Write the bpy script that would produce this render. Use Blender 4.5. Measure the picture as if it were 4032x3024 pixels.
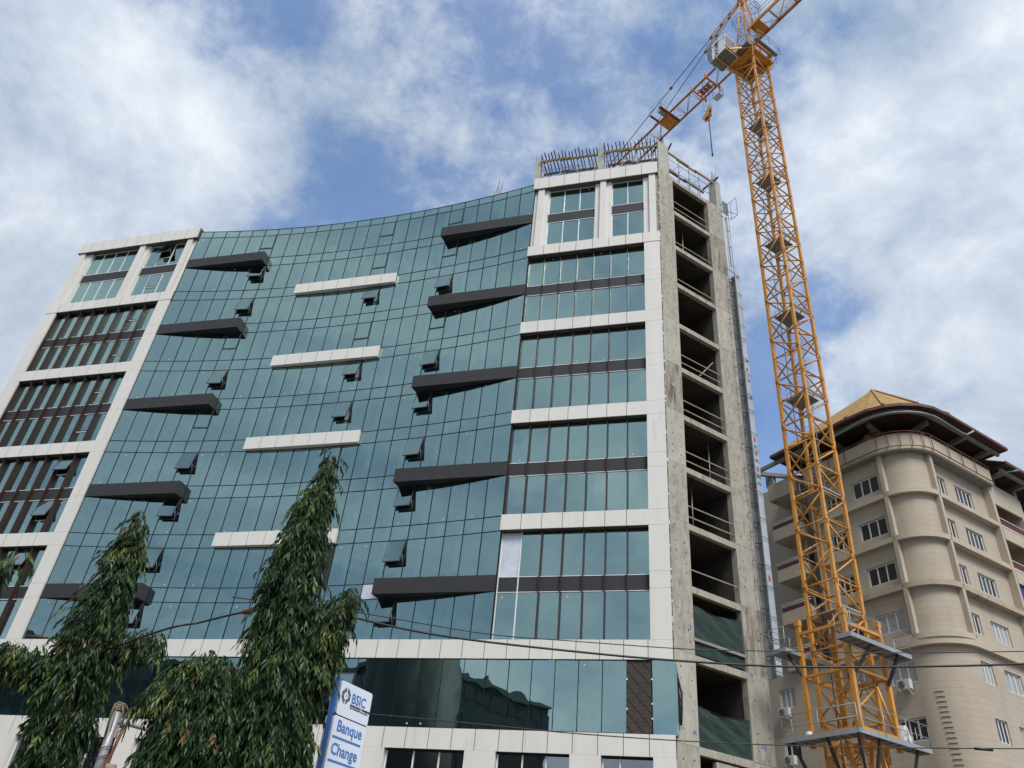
import bpy, math, random
from math import sin, cos, pi, radians, sqrt, atan2
from mathutils import Vector, Matrix
random.seed(7)
scene = bpy.context.scene
col = scene.collection
for o in list(bpy.data.objects): bpy.data.objects.remove(o)

# ------------------------------------------------------------------ camera
F_PX, ZX, ZY = 3170.79, 2473.78, -2902.33
up = Vector((ZX-2016, -(ZY-1512), -F_PX)).normalized()
fw = Vector((0, 0, -1)); yy = (fw-up*fw.dot(up)).normalized(); xx = yy.cross(up)
cam_d = bpy.data.cameras.new('camera'); cam = bpy.data.objects.new('camera', cam_d); col.objects.link(cam)
R3 = Matrix((xx, yy, up))
cam.matrix_world = Matrix.Translation((0, 0, 1.6)) @ R3.to_4x4()
cam_d.sensor_width = 36; cam_d.lens = 36*F_PX/4032; cam_d.clip_end = 5000; cam_d.clip_start = 0.1
scene.camera = cam

# ------------------------------------------------------------------ render, world, sun
scene.render.engine = 'CYCLES'
scene.view_settings.view_transform = 'Standard'; scene.view_settings.look = 'None'
scene.view_settings.exposure = 0.45; scene.view_settings.gamma = 1; scene.view_settings.use_curve_mapping = False
SUN_AZ, SUN_EL = 162.0, 50.0          # clockwise from +Y, degrees
def new_world():
    w = bpy.data.worlds.new('World'); scene.world = w; w.use_nodes = True
    nt = w.node_tree; N = nt.nodes; L = nt.links; N.clear()
    out = N.new('ShaderNodeOutputWorld'); 
    sky = N.new('ShaderNodeTexSky'); sky.sky_type = 'NISHITA'; sky.sun_disc = False
    sky.sun_elevation = radians(SUN_EL); sky.sun_rotation = radians(SUN_AZ); sky.air_density = 1.15; sky.dust_density = 0.6; sky.ozone_density = 3.0
    bg = N.new('ShaderNodeBackground'); bg.inputs[1].default_value = 0.13
    vm = N.new('ShaderNodeVectorMath'); vm.operation = 'MULTIPLY'; L.new(sky.outputs[0], vm.inputs[0]); vm.inputs[1].default_value = (0.74, 0.93, 1.12)
    L.new(vm.outputs[0], bg.inputs[0])
    tc = N.new('ShaderNodeTexCoord')
    def M(op, a, b=None, c=None):
        n = N.new('ShaderNodeMath'); n.operation = op
        for i, v in enumerate((a, b, c)):
            if v is None: continue
            if isinstance(v, (int, float)): n.inputs[i].default_value = v
            else: L.new(v, n.inputs[i])
        return n.outputs[0]
    sep = N.new('ShaderNodeSeparateXYZ'); L.new(tc.outputs['Generated'], sep.inputs[0])
    zz = M('ADD', M('MAXIMUM', sep.outputs[2], 0.0), 0.22)
    px = M('DIVIDE', sep.outputs[0], zz); py = M('DIVIDE', sep.outputs[1], zz)
    cb = N.new('ShaderNodeCombineXYZ'); L.new(px, cb.inputs[0]); L.new(py, cb.inputs[1])
    def noise(scale, detail, rough, off, dist=0.0):
        mp = N.new('ShaderNodeMapping'); L.new(tc.outputs['Generated'], mp.inputs[0]); mp.inputs['Scale'].default_value = (1, 1, 1.25); mp.inputs['Location'].default_value = off
        n = N.new('ShaderNodeTexNoise'); n.inputs['Scale'].default_value = scale; n.inputs['Detail'].default_value = detail
        n.inputs['Roughness'].default_value = rough; n.inputs['Distortion'].default_value = dist
        L.new(mp.outputs[0], n.inputs['Vector']); return n.outputs['Fac']
    big = noise(4.2, 11, 0.60, SEED, 0.15)
    fine = noise(15.0, 9, 0.66, (0.3, 8.2, 0), 0.25)
    dens = M('ADD', M('MULTIPLY', big, 1.25), M('MULTIPLY', fine, 0.85)); dens = M('SUBTRACT', dens, 0.50)
    def blob(d, r, amt):
        dp = N.new('ShaderNodeVectorMath'); dp.operation = 'DOT_PRODUCT'; L.new(tc.outputs['Generated'], dp.inputs[0])
        v = Vector(d).normalized(); dp.inputs[1].default_value = v
        mr = N.new('ShaderNodeMapRange'); mr.interpolation_type = 'SMOOTHSTEP'
        L.new(dp.outputs['Value'], mr.inputs['Value']); mr.inputs['From Min'].default_value = cos(radians(r)); mr.inputs['From Max'].default_value = 1.0
        mr.inputs['To Min'].default_value = 0; mr.inputs['To Max'].default_value = amt
        return mr.outputs[0]
    # where the cloud is thick (+) or torn open (-)
    for d, r, amt in BLOBS:
        dens = M('ADD', dens, blob(d, r, amt))
    ramp = N.new('ShaderNodeMapRange'); ramp.interpolation_type = 'SMOOTHSTEP'; L.new(dens, ramp.inputs['Value'])
    ramp.inputs['From Min'].default_value = 0.31; ramp.inputs['From Max'].default_value = 0.80
    ramp.inputs['To Min'].default_value = 0.20; ramp.inputs['To Max'].default_value = 0.97
    shade = noise(4.6, 10, 0.62, (7.0, 2.0, 0), 0.2)
    cr = N.new('ShaderNodeValToRGB'); L.new(shade, cr.inputs[0])
    cr.color_ramp.elements[0].position = 0.34; cr.color_ramp.elements[0].color = (0.27, 0.345, 0.45, 1)
    cr.color_ramp.elements[1].position = 0.58; cr.color_ramp.elements[1].color = (0.52, 0.57, 0.64, 1)
    e3 = cr.color_ramp.elements.new(0.70); e3.color = (0.68, 0.705, 0.735, 1)
    # the cloud thins to a brighter glow around the hidden sun
    glow = blob((0.30, 0.40, 0.87), 40, 0.16)
    bright = M('ADD', M('ADD', glow, blob((-0.42, 0.56, 0.71), 16, 0.14)), 0.94)
    mx = N.new('ShaderNodeVectorMath'); mx.operation = 'SCALE'; L.new(cr.outputs[0], mx.inputs[0]); L.new(bright, mx.inputs['Scale'])
    bg2 = N.new('ShaderNodeBackground'); L.new(mx.outputs[0], bg2.inputs[0]); bg2.inputs[1].default_value = 0.95
    mix = N.new('ShaderNodeMixShader'); L.new(ramp.outputs[0], mix.inputs[0]); L.new(bg.outputs[0], mix.inputs[1]); L.new(bg2.outputs[0], mix.inputs[2])
    L.new(mix.outputs[0], out.inputs[0])
SEED = (3.1, 1.7, 0.0)
BLOBS = [((-0.487, 0.515, 0.706), 16, 0.24), ((-0.40, 0.605, 0.683), 12, 0.24), ((-0.53, 0.69, 0.49), 12, 0.22), ((-0.33, 0.50, 0.80), 7, -0.20),
         ((-0.25, 0.66, 0.70), 8, -0.15), ((-0.14, 0.665, 0.735), 7, -0.05), ((-0.05, 0.57, 0.82), 12, -0.02), ((0.08, 0.62, 0.78), 10, -0.05), ((-0.53, 0.617, 0.582), 6, -0.16),
         ((0.38, 0.48, 0.79), 16, 0.26), ((0.466, 0.557, 0.687), 14, 0.16), ((0.454, 0.693, 0.559), 11, 0.22), ((0.25, 0.60, 0.76), 6, 0.04), ((0.02, 0.60, 0.80), 10, -0.02),
         ((0.29, 0.79, 0.54), 6, -0.30), ((0.365, 0.668, 0.648), 3.6, -0.26), ((0.317, 0.728, 0.607), 3.6, -0.20), ((-0.2, -0.85, 0.45), 85, 0.30), ((-0.846, -0.26, 0.45), 38, 0.28), ((-0.44, -0.54, 0.70), 40, 0.16)]  # last three: unseen cloud added behind the camera to whiten glass reflections
new_world()
sd = bpy.data.lights.new('sun', 'SUN'); sun = bpy.data.objects.new('sun', sd); col.objects.link(sun)
sd.energy = 2.5; sd.angle = radians(24); sd.color = (1.0, 0.95, 0.88)
sdir = Vector((sin(radians(SUN_AZ))*cos(radians(SUN_EL)), cos(radians(SUN_AZ))*cos(radians(SUN_EL)), sin(radians(SUN_EL))))
sun.rotation_euler = sdir.to_track_quat('Z', 'Y').to_euler()

# ------------------------------------------------------------------ materials
MATS = {}
def mat(name, color, rough=0.6, metal=0.0, vary=0.0, vscale=1.0, bump=0.0, bscale=20.0, spec=0.5, stretch=(1, 1, 1), dirt=None, dscale=1.5, dlo=0.5, dhi=0.75, coat=0.0):
    m = bpy.data.materials.new(name); m.use_nodes = True; nt = m.node_tree; N = nt.nodes; L = nt.links
    b = N['Principled BSDF']; b.inputs['Base Color'].default_value = (*color, 1); b.inputs['Roughness'].default_value = rough
    b.inputs['Metallic'].default_value = metal; b.inputs['Specular IOR Level'].default_value = spec; b.inputs['Coat Weight'].default_value = coat
    tc = N.new('ShaderNodeTexCoord'); mp = N.new('ShaderNodeMapping'); L.new(tc.outputs['Object'], mp.inputs[0]); mp.inputs['Scale'].default_value = stretch
    last = None
    if vary:
        n = N.new('ShaderNodeTexNoise'); n.inputs['Scale'].default_value = vscale; n.inputs['Detail'].default_value = 6; n.inputs['Roughness'].default_value = 0.65
        L.new(mp.outputs[0], n.inputs['Vector']); r = N.new('ShaderNodeValToRGB'); L.new(n.outputs['Fac'], r.inputs[0])
        r.color_ramp.elements[0].position = 0.3; r.color_ramp.elements[1].position = 0.7
        r.color_ramp.elements[0].color = (*[x*(1-vary) for x in color], 1); r.color_ramp.elements[1].color = (*[min(1, x*(1+vary)) for x in color], 1)
        last = r.outputs[0]
    if dirt:
        n = N.new('ShaderNodeTexNoise'); n.inputs['Scale'].default_value = dscale; n.inputs['Detail'].default_value = 9; n.inputs['Roughness'].default_value = 0.7
        L.new(mp.outputs[0], n.inputs['Vector']); r = N.new('ShaderNodeMapRange'); L.new(n.outputs['Fac'], r.inputs['Value'])
        r.inputs['From Min'].default_value = dlo; r.inputs['From Max'].default_value = dhi
        mx = N.new('ShaderNodeMix'); mx.data_type = 'RGBA'; L.new(r.outputs[0], mx.inputs['Factor'])
        if last: L.new(last, mx.inputs['A'])
        else: mx.inputs['A'].default_value = (*color, 1)
        mx.inputs['B'].default_value = (*dirt, 1); last = mx.outputs['Result']
    if last: L.new(last, b.inputs['Base Color'])
    if bump:
        n = N.new('ShaderNodeTexNoise'); n.inputs['Scale'].default_value = bscale; n.inputs['Detail'].default_value = 5; L.new(mp.outputs[0], n.inputs['Vector'])
        bp = N.new('ShaderNodeBump'); bp.inputs['Strength'].default_value = bump; bp.inputs['Distance'].default_value = 0.02
        L.new(n.outputs['Fac'], bp.inputs['Height']); L.new(bp.outputs[0], b.inputs['Normal'])
    MATS[name] = m; return m
def glass_mat(name, refl, trans, fac, rough=0.0, wav=0.0):
    m = bpy.data.materials.new(name); m.use_nodes = True; nt = m.node_tree; N = nt.nodes; L = nt.links; N.clear()
    out = N.new('ShaderNodeOutputMaterial'); g = N.new('ShaderNodeBsdfGlossy'); g.inputs['Color'].default_value = (*refl, 1); g.inputs['Roughness'].default_value = rough
    t = N.new('ShaderNodeBsdfTransparent'); t.inputs['Color'].default_value = (*trans, 1)
    mx = N.new('ShaderNodeMixShader'); lw = N.new('ShaderNodeFresnel'); lw.inputs['IOR'].default_value = 1.5
    ma = N.new('ShaderNodeMath'); ma.operation = 'MULTIPLY_ADD'; L.new(lw.outputs[0], ma.inputs[0]); ma.inputs[1].default_value = 0.8; ma.inputs[2].default_value = fac
    ma.use_clamp = True
    L.new(ma.outputs[0], mx.inputs[0]); L.new(t.outputs[0], mx.inputs[1]); L.new(g.outputs[0], mx.inputs[2]); L.new(mx.outputs[0], out.inputs[0])
    if wav:
        tc = N.new('ShaderNodeTexCoord'); n = N.new('ShaderNodeTexNoise'); n.inputs['Scale'].default_value = 0.9; n.inputs['Detail'].default_value = 1
        L.new(tc.outputs['Object'], n.inputs['Vector']); bp = N.new('ShaderNodeBump'); bp.inputs['Strength'].default_value = wav; bp.inputs['Distance'].default_value = 0.05
        L.new(n.outputs['Fac'], bp.inputs['Height']); L.new(bp.outputs[0], g.inputs['Normal'])
    MATS[name] = m; return m
def lined_mat(name, color, line, bw, bh, mortar, rough=0.8, vary=0.12, axes='XZ', dirt=None, offset=0.5):
    m = bpy.data.materials.new(name); m.use_nodes = True; nt = m.node_tree; N = nt.nodes; L = nt.links; b = N['Principled BSDF']; b.inputs['Roughness'].default_value = rough
    tc = N.new('ShaderNodeTexCoord'); sp = N.new('ShaderNodeSeparateXYZ'); L.new(tc.outputs['Object'], sp.inputs[0]); cb = N.new('ShaderNodeCombineXYZ')
    if axes == 'XZ':
        ad = N.new('ShaderNodeMath'); ad.operation = 'ADD'; L.new(sp.outputs[0], ad.inputs[0]); L.new(sp.outputs[1], ad.inputs[1]); L.new(ad.outputs[0], cb.inputs[0]); L.new(sp.outputs[2], cb.inputs[1])
    else:
        L.new(sp.outputs[0], cb.inputs[0]); L.new(sp.outputs[1], cb.inputs[1])
    br = N.new('ShaderNodeTexBrick'); L.new(cb.outputs[0], br.inputs['Vector']); br.inputs['Scale'].default_value = 1; br.offset = offset
    br.inputs['Brick Width'].default_value = bw; br.inputs['Row Height'].default_value = bh; br.inputs['Mortar Size'].default_value = mortar
    br.inputs['Color1'].default_value = (*color, 1); br.inputs['Color2'].default_value = (*[x*(1-vary) for x in color], 1); br.inputs['Mortar'].default_value = (*line, 1)
    br.inputs['Mortar Smooth'].default_value = 0.3
    n = N.new('ShaderNodeTexNoise'); n.inputs['Scale'].default_value = 0.7; n.inputs['Detail'].default_value = 9; n.inputs['Roughness'].default_value = 0.72
    mp = N.new('ShaderNodeMapping'); mp.inputs['Scale'].default_value = (1.4, 1.4, 0.45); L.new(tc.outputs['Object'], mp.inputs[0]); L.new(mp.outputs[0], n.inputs['Vector'])
    r = N.new('ShaderNodeMapRange'); r.inputs['From Min'].default_value = 0.45; r.inputs['From Max'].default_value = 0.85; r.inputs['To Max'].default_value = 0.75; L.new(n.outputs['Fac'], r.inputs['Value'])
    mx = N.new('ShaderNodeMix'); mx.data_type = 'RGBA'; L.new(r.outputs[0], mx.inputs['Factor']); L.new(br.outputs['Color'], mx.inputs['A'])
    mx.inputs['B'].default_value = (*(dirt or [x*0.5 for x in color]), 1); L.new(mx.outputs['Result'], b.inputs['Base Color'])
    bp = N.new('ShaderNodeBump'); bp.inputs['Strength'].default_value = 0.35; bp.inputs['Distance'].default_value = 0.02; bp.invert = True
    L.new(br.outputs['Fac'], bp.inputs['Height']); L.new(bp.outputs[0], b.inputs['Normal'])
    MATS[name] = m; return m

mat('white_cladding', (0.67, 0.66, 0.63), 0.38, vary=0.05, vscale=0.6, dirt=(0.43, 0.41, 0.36), dscale=1.6, dlo=0.58, dhi=0.90, stretch=(1.6, 1.6, 0.22))
mat('joint_dark', (0.10, 0.095, 0.085), 0.8)
mat('dark_cladding', (0.034, 0.035, 0.040), 0.55, spec=0.3, vary=0.06, vscale=0.6)
mat('fin_brown', (0.045, 0.018, 0.014), 0.4, vary=0.2, vscale=3)
mat('mullion_black', (0.014, 0.020, 0.022), 0.85, spec=0.1)
mat('frame_dark', (0.04, 0.045, 0.055), 0.35, spec=0.5)
mat('white_frame', (0.72, 0.74, 0.74), 0.4)
mat('sticker_white', (0.55, 0.60, 0.58), 0.6)
mat('foil', (0.62, 0.66, 0.75), 0.45, metal=0.35, vary=0.12, vscale=2.5, dirt=(0.12, 0.12, 0.16), dscale=7, dlo=0.66, dhi=0.70)
mat('concrete', (0.355, 0.335, 0.285), 0.9, vary=0.22, vscale=2.2, bump=0.5, bscale=9, stretch=(1.5, 1.5, 0.6), dirt=(0.10, 0.085, 0.065), dscale=2.1, dlo=0.53, dhi=0.78)
mat('concrete_pale', (0.40, 0.40, 0.37), 0.9, vary=0.12, vscale=1.4, bump=0.3, bscale=9, dirt=(0.24, 0.23, 0.20), dscale=1.6, dlo=0.5, dhi=0.85)
mat('concrete_shaded', (0.050, 0.044, 0.036), 0.95, vary=0.35, vscale=0.7, bump=0.4, bscale=5, dirt=(0.022, 0.018, 0.014), dscale=1.3)  # concrete copy with the dark of the shaft rooms put into its colour
mat('concrete_light', (0.40, 0.385, 0.335), 0.9, vary=0.18, vscale=2.0, bump=0.5, bscale=9, stretch=(1.5, 1.5, 0.5), dirt=(0.15, 0.13, 0.10), dscale=2.4, dlo=0.56, dhi=0.82)
mat('concrete_stained', (0.335, 0.31, 0.26), 0.95, vary=0.25, vscale=1.8, bump=0.5, bscale=9, stretch=(2.0, 2.0, 0.35), dirt=(0.085, 0.068, 0.050), dscale=1.7, dlo=0.46, dhi=0.68)
mat('tie_hole', (0.09, 0.085, 0.08), 0.9)
mat('interior_wall', (0.32, 0.36, 0.35), 0.9, vary=0.2, vscale=0.4)
mat('curtain_strip', (0.80, 0.92, 0.88), 0.8)
mat('room_dark', (0.015, 0.015, 0.014), 0.9)  # near-black: paints unlit openings and voids; also joints and dark fittings
mat('rail_timber', (0.27, 0.245, 0.20), 0.8, vary=0.2, vscale=3)
mat('timber_yellow', (0.33, 0.235, 0.095), 0.7, vary=0.35, vscale=2.5, dirt=(0.10, 0.08, 0.05), dscale=3)
mat('timber_dark', (0.035, 0.033, 0.04), 0.7, vary=0.3, vscale=4)
mat('timber_brown', (0.115, 0.085, 0.06), 0.8, vary=0.35, vscale=3)
mat('steel_prop', (0.26, 0.25, 0.24), 0.5, metal=0.4, vary=0.3, vscale=5)
mat('rebar', (0.11, 0.105, 0.11), 0.7)
mat('net_green', (0.016, 0.040, 0.034), 0.75, vary=0.3, vscale=1.5, bump=0.4, bscale=60)
mat('galvanised', (0.40, 0.43, 0.45), 0.45, metal=0.5, vary=0.15, vscale=3)
mat('sheet_white', (0.60, 0.64, 0.69), 0.45, vary=0.08, vscale=2, dirt=(0.25, 0.26, 0.28), dscale=3, dlo=0.6, dhi=0.9)
mat('sheet_grey', (0.17, 0.185, 0.20), 0.55, vary=0.25, vscale=1.5)
mat('crane_yellow', (0.60, 0.275, 0.045), 0.45, vary=0.16, vscale=0.6, dirt=(0.27, 0.115, 0.035), dscale=3.5, dlo=0.54, dhi=0.80, coat=0.05)
mat('crane_red', (0.36, 0.125, 0.04), 0.5, vary=0.15, vscale=2)
mat('crane_hook', (0.60, 0.33, 0.12), 0.5, vary=0.15, vscale=3)
mat('steel_grey', (0.33, 0.355, 0.37), 0.5, metal=0.3, vary=0.15, vscale=2)
mat('deck_under', (0.22, 0.235, 0.24), 0.6, metal=0.2, vary=0.2, vscale=3)
mat('cable_black', (0.010, 0.010, 0.012), 0.5)
mat('wire_dark', (0.03, 0.035, 0.05), 0.5)
mat('cab_white', (0.80, 0.83, 0.83), 0.35, vary=0.05, vscale=2)
mat('cab_grey', (0.21, 0.20, 0.19), 0.6, vary=0.1)
mat('ink_black', (0.012, 0.012, 0.016), 0.5)
mat('ink_blue', (0.075, 0.18, 0.46), 0.5)
mat('ink_red', (0.55, 0.08, 0.04), 0.6)
mat('sign_white', (0.72, 0.76, 0.84), 0.35, vary=0.02, vscale=2)
mat('sign_edge', (0.42, 0.44, 0.47), 0.5)
mat('sign_blue', (0.045, 0.13, 0.40), 0.45, vary=0.12, vscale=4)
lined_mat('beige_wall', (0.445, 0.39, 0.315), (0.33, 0.275, 0.21), 30.0, 0.40, 0.010, vary=0.05, dirt=(0.30, 0.25, 0.19))
mat('beige_smooth', (0.445, 0.39, 0.31), 0.85, vary=0.08, vscale=0.8, dirt=(0.15, 0.12, 0.10), dscale=1.1, dlo=0.60, dhi=0.86, stretch=(1, 1, 0.8), bump=0.2, bscale=12)
mat('beige_stained', (0.40, 0.335, 0.26), 0.9, vary=0.12, vscale=1.0, dirt=(0.06, 0.05, 0.045), dscale=2.2, dlo=0.54, dhi=0.72, bump=0.4, bscale=9)
lined_mat('roof_gold', (0.42, 0.265, 0.085), (0.22, 0.13, 0.045), 0.42, 0.36, 0.022, vary=0.25, axes='XY', dirt=(0.34, 0.22, 0.08))
mat('fascia_brown', (0.10, 0.035, 0.025), 0.6, vary=0.25, vscale=2)
mat('soffit_red', (0.055, 0.030, 0.024), 0.8, vary=0.25, vscale=1.0)
mat('pipe_red', (0.20, 0.050, 0.030), 0.5, vary=0.2, vscale=3)
mat('concrete_grey', (0.22, 0.215, 0.20), 0.9, vary=0.2, vscale=1.2)
mat('pvc_white', (0.66, 0.68, 0.70), 0.4)
mat('glass_dark', (0.012, 0.016, 0.018), 0.06, spec=0.6)
mat('curtain_pale', (0.34, 0.35, 0.34), 0.25, vary=0.22, vscale=5.0, stretch=(4, 4, 0.1), spec=0.6)
mat('ac_white', (0.55, 0.55, 0.52), 0.5, vary=0.08)
mat('blue_cloth', (0.02, 0.04, 0.22), 0.8)
mat('balcony_red', (0.10, 0.015, 0.020), 0.7)
mat('bark', (0.16, 0.11, 0.075), 0.9, vary=0.3, vscale=5, bump=0.6, bscale=14)
mat('pole_grey', (0.42, 0.44, 0.47), 0.45, metal=0.3, vary=0.25, vscale=3, stretch=(1, 1, 0.5), dirt=(0.22, 0.20, 0.17), dscale=4, dlo=0.55, dhi=0.8)
mat('rust', (0.17, 0.075, 0.04), 0.85, vary=0.3, vscale=8)
mat('dry_vine', (0.20, 0.16, 0.09), 0.9, vary=0.3, vscale=8)
mat('ground_mat', (0.16, 0.14, 0.115), 0.95, vary=0.2, vscale=0.3)
mat('asphalt', (0.052, 0.052, 0.052), 0.9, vary=0.15, vscale=1)
mat('paving', (0.27, 0.26, 0.24), 0.9, vary=0.12, vscale=0.8)
mat('dark_office', (0.032, 0.036, 0.034), 0.7, vary=0.2, vscale=0.2)
mat('office_trim', (0.11, 0.115, 0.11), 0.7)
glass_mat('facade_glass', (0.535, 0.77, 0.75), (0.42, 0.70, 0.64), 0.50, wav=0.12)
glass_mat('spandrel_glass', (0.535, 0.765, 0.75), (0.14, 0.28, 0.25), 0.52, wav=0.12)
glass_mat('sash_glass', (0.34, 0.48, 0.50), (0.05, 0.09, 0.10), 0.62)
glass_mat('shop_glass', (0.62, 0.66, 0.68), (0.10, 0.11, 0.11), 0.42, wav=0.08)
glass_mat('cab_glass', (0.55, 0.68, 0.66), (0.45, 0.60, 0.56), 0.30)
def leaf_mat(name, c, tr):
    m = bpy.data.materials.new(name); m.use_nodes = True; N = m.node_tree.nodes; L = m.node_tree.links; b = N['Principled BSDF']
    b.inputs['Roughness'].default_value = 0.42; b.inputs['Specular IOR Level'].default_value = 0.30
    g = N.new('ShaderNodeNewGeometry'); r = N.new('ShaderNodeValToRGB'); L.new(g.outputs['Random Per Island'], r.inputs[0])
    r.color_ramp.elements[0].color = (*[x*0.6 for x in c], 1); r.color_ramp.elements[1].color = (*[x*1.5 for x in c], 1); L.new(r.outputs[0], b.inputs['Base Color'])
    t = N.new('ShaderNodeBsdfTranslucent'); t.inputs['Color'].default_value = (*tr, 1); mx = N.new('ShaderNodeMixShader'); mx.inputs[0].default_value = 0.16
    L.new(b.outputs[0], mx.inputs[1]); L.new(t.outputs[0], mx.inputs[2]); L.new(mx.outputs[0], N['Material Output'].inputs[0]); MATS[name] = m
leaf_mat('leaf_dark', (0.015, 0.040, 0.014), (0.04, 0.10, 0.03))
leaf_mat('leaf_mid', (0.034, 0.070, 0.020), (0.08, 0.15, 0.035))
leaf_mat('leaf_young', (0.095, 0.125, 0.032), (0.16, 0.20, 0.04))
leaf_mat('leaf_rust', (0.16, 0.10, 0.035), (0.25, 0.14, 0.04))

# ------------------------------------------------------------------ mesh helpers
class MB:
    def __init__(s): s.v = []; s.f = []; s.m = []; s.names = []; s.smooth = []
    def mi(s, name):
        if name not in s.names: s.names.append(name)
        return s.names.index(name)
    def face(s, pts, m, smooth=False):
        i = len(s.v); s.v += [tuple(p) for p in pts]; s.f.append(tuple(range(i, i+len(pts)))); s.m.append(s.mi(m)); s.smooth.append(smooth)
    def hexa(s, p, m, cap=True):
        # p: 8 points, bottom 0-3 ccw seen from above, top 4-7
        i = len(s.v); s.v += [tuple(q) for q in p]; k = s.mi(m)
        fs = [(0, 3, 2, 1), (4, 5, 6, 7), (0, 1, 5, 4), (1, 2, 6, 5), (2, 3, 7, 6), (3, 0, 4, 7)]
        for f in fs: s.f.append(tuple(i+j for j in f)); s.m.append(k); s.smooth.append(False)
    def box(s, a, b, m):
        x0, x1 = sorted((a[0], b[0])); y0, y1 = sorted((a[1], b[1])); z0, z1 = sorted((a[2], b[2]))
        s.hexa([(x0, y0, z0), (x1, y0, z0), (x1, y1, z0), (x0, y1, z0), (x0, y0, z1), (x1, y0, z1), (x1, y1, z1), (x0, y1, z1)], m)
    def prism(s, poly, z0, z1, m):
        n = len(poly); ar = sum(poly[i][0]*poly[(i+1) % n][1]-poly[(i+1) % n][0]*poly[i][1] for i in range(n))
        if ar < 0: poly = poly[::-1]
        i = len(s.v); s.v += [(x, y, z0) for x, y in poly]+[(x, y, z1) for x, y in poly]; k = s.mi(m)
        s.f.append(tuple(i+j for j in range(n))[::-1]); s.m.append(k); s.smooth.append(False)
        s.f.append(tuple(i+n+j for j in range(n))); s.m.append(k); s.smooth.append(False)
        for j in range(n):
            s.f.append((i+j, i+(j+1) % n, i+n+(j+1) % n, i+n+j)); s.m.append(k); s.smooth.append(False)
    def bar(s, p, q, w, h, m, upv=(0, 0, 1)):
        p = Vector(p); q = Vector(q); d = (q-p); 
        if d.length < 1e-6: return
        d.normalize(); u = Vector(upv)
        if abs(d.dot(u)) > 0.98: u = Vector((1, 0, 0))
        a = d.cross(u).normalized()*(w/2); b = a.cross(d).normalized()*(h/2)
        s.hexa([p-a-b, p+a-b, q+a-b, q-a-b, p-a+b, p+a+b, q+a+b, q-a+b], m)
    def tube(s, pts, r, m, n=6, close=False, r2=None):
        pts = [Vector(p) for p in pts]; rings = []; k = s.mi(m)
        prev = None
        for i, p in enumerate(pts):
            d = (pts[min(i+1, len(pts)-1)]-pts[max(i-1, 0)]).normalized()
            if close: d = (pts[(i+1) % len(pts)]-pts[i-1]).normalized()
            ref = prev if prev is not None else (Vector((0, 0, 1)) if abs(d.z) < 0.9 else Vector((1, 0, 0)))
            a = (ref-d*ref.dot(d))
            if a.length < 1e-4: a = Vector((1, 0, 0))-d*d.x
            a.normalize(); prev = a; b = d.cross(a); rr = r if r2 is None else r+(r2-r)*i/max(1, len(pts)-1)
            st = len(s.v); s.v += [tuple(p+a*rr*cos(2*pi*j/n)+b*rr*sin(2*pi*j/n)) for j in range(n)]; rings.append(st)
        R = len(rings)
        for i in range(R if close else R-1):
            A, B = rings[i], rings[(i+1) % R]
            for j in range(n): s.f.append((A+j, A+(j+1) % n, B+(j+1) % n, B+j)); s.m.append(k); s.smooth.append(True)
        if not close:
            s.f.append(tuple(rings[0]+j for j in range(n))[::-1]); s.m.append(k); s.smooth.append(False)
            s.f.append(tuple(rings[-1]+j for j in range(n))); s.m.append(k); s.smooth.append(False)
    def build(s, name, parent=None, loc=(0, 0, 0), bevel=0):
        me = bpy.data.meshes.new(name); me.from_pydata(s.v, [], s.f)
        for n in s.names: me.materials.append(MATS[n])
        me.polygons.foreach_set('material_index', s.m); me.polygons.foreach_set('use_smooth', s.smooth); me.update()
        o = bpy.data.objects.new(name, me); col.objects.link(o); o.location = loc
        if parent: o.parent = parent
        if bevel:
            md = o.modifiers.new('bevel', 'BEVEL'); md.width = bevel; md.segments = 2; md.limit_method = 'ANGLE'
        return o
def tag(o, label=None, cat=None, group=None, kind=None):
    if label: o['label'] = label
    if cat: o['category'] = cat
    if group: o['group'] = group
    if kind: o['kind'] = kind
    return o
def empty(name, loc, rz=0.0, **k):
    o = bpy.data.objects.new(name, None); col.objects.link(o); o.location = loc; o.rotation_euler = (0, 0, rz); o.empty_display_size = 0.3
    return tag(o, **k)
def text_mesh(name, body, size, material, parent, matrix, extrude=0.003, sx=1.0, bold=0.0):
    cu = bpy.data.curves.new(name, 'FONT'); cu.body = body; cu.size = size; cu.extrude = extrude; cu.offset = bold; cu.resolution_u = 3
    t = bpy.data.objects.new(name, cu); col.objects.link(t); dg = bpy.context.evaluated_depsgraph_get()
    me = bpy.data.meshes.new_from_object(t.evaluated_get(dg)); bpy.data.objects.remove(t)
    me.transform(Matrix.Diagonal((sx, 1, 1, 1))); me.materials.clear(); me.materials.append(MATS[material])
    o = bpy.data.objects.new(name, me); col.objects.link(o); o.parent = parent; o.matrix_local = matrix
    return o
def frame_matrix(origin, xdir, ydir):
    x = Vector(xdir).normalized(); y = Vector(ydir).normalized(); z = x.cross(y)
    m = Matrix((x, y, z)).transposed().to_4x4(); m.translation = Vector(origin); return m

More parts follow.
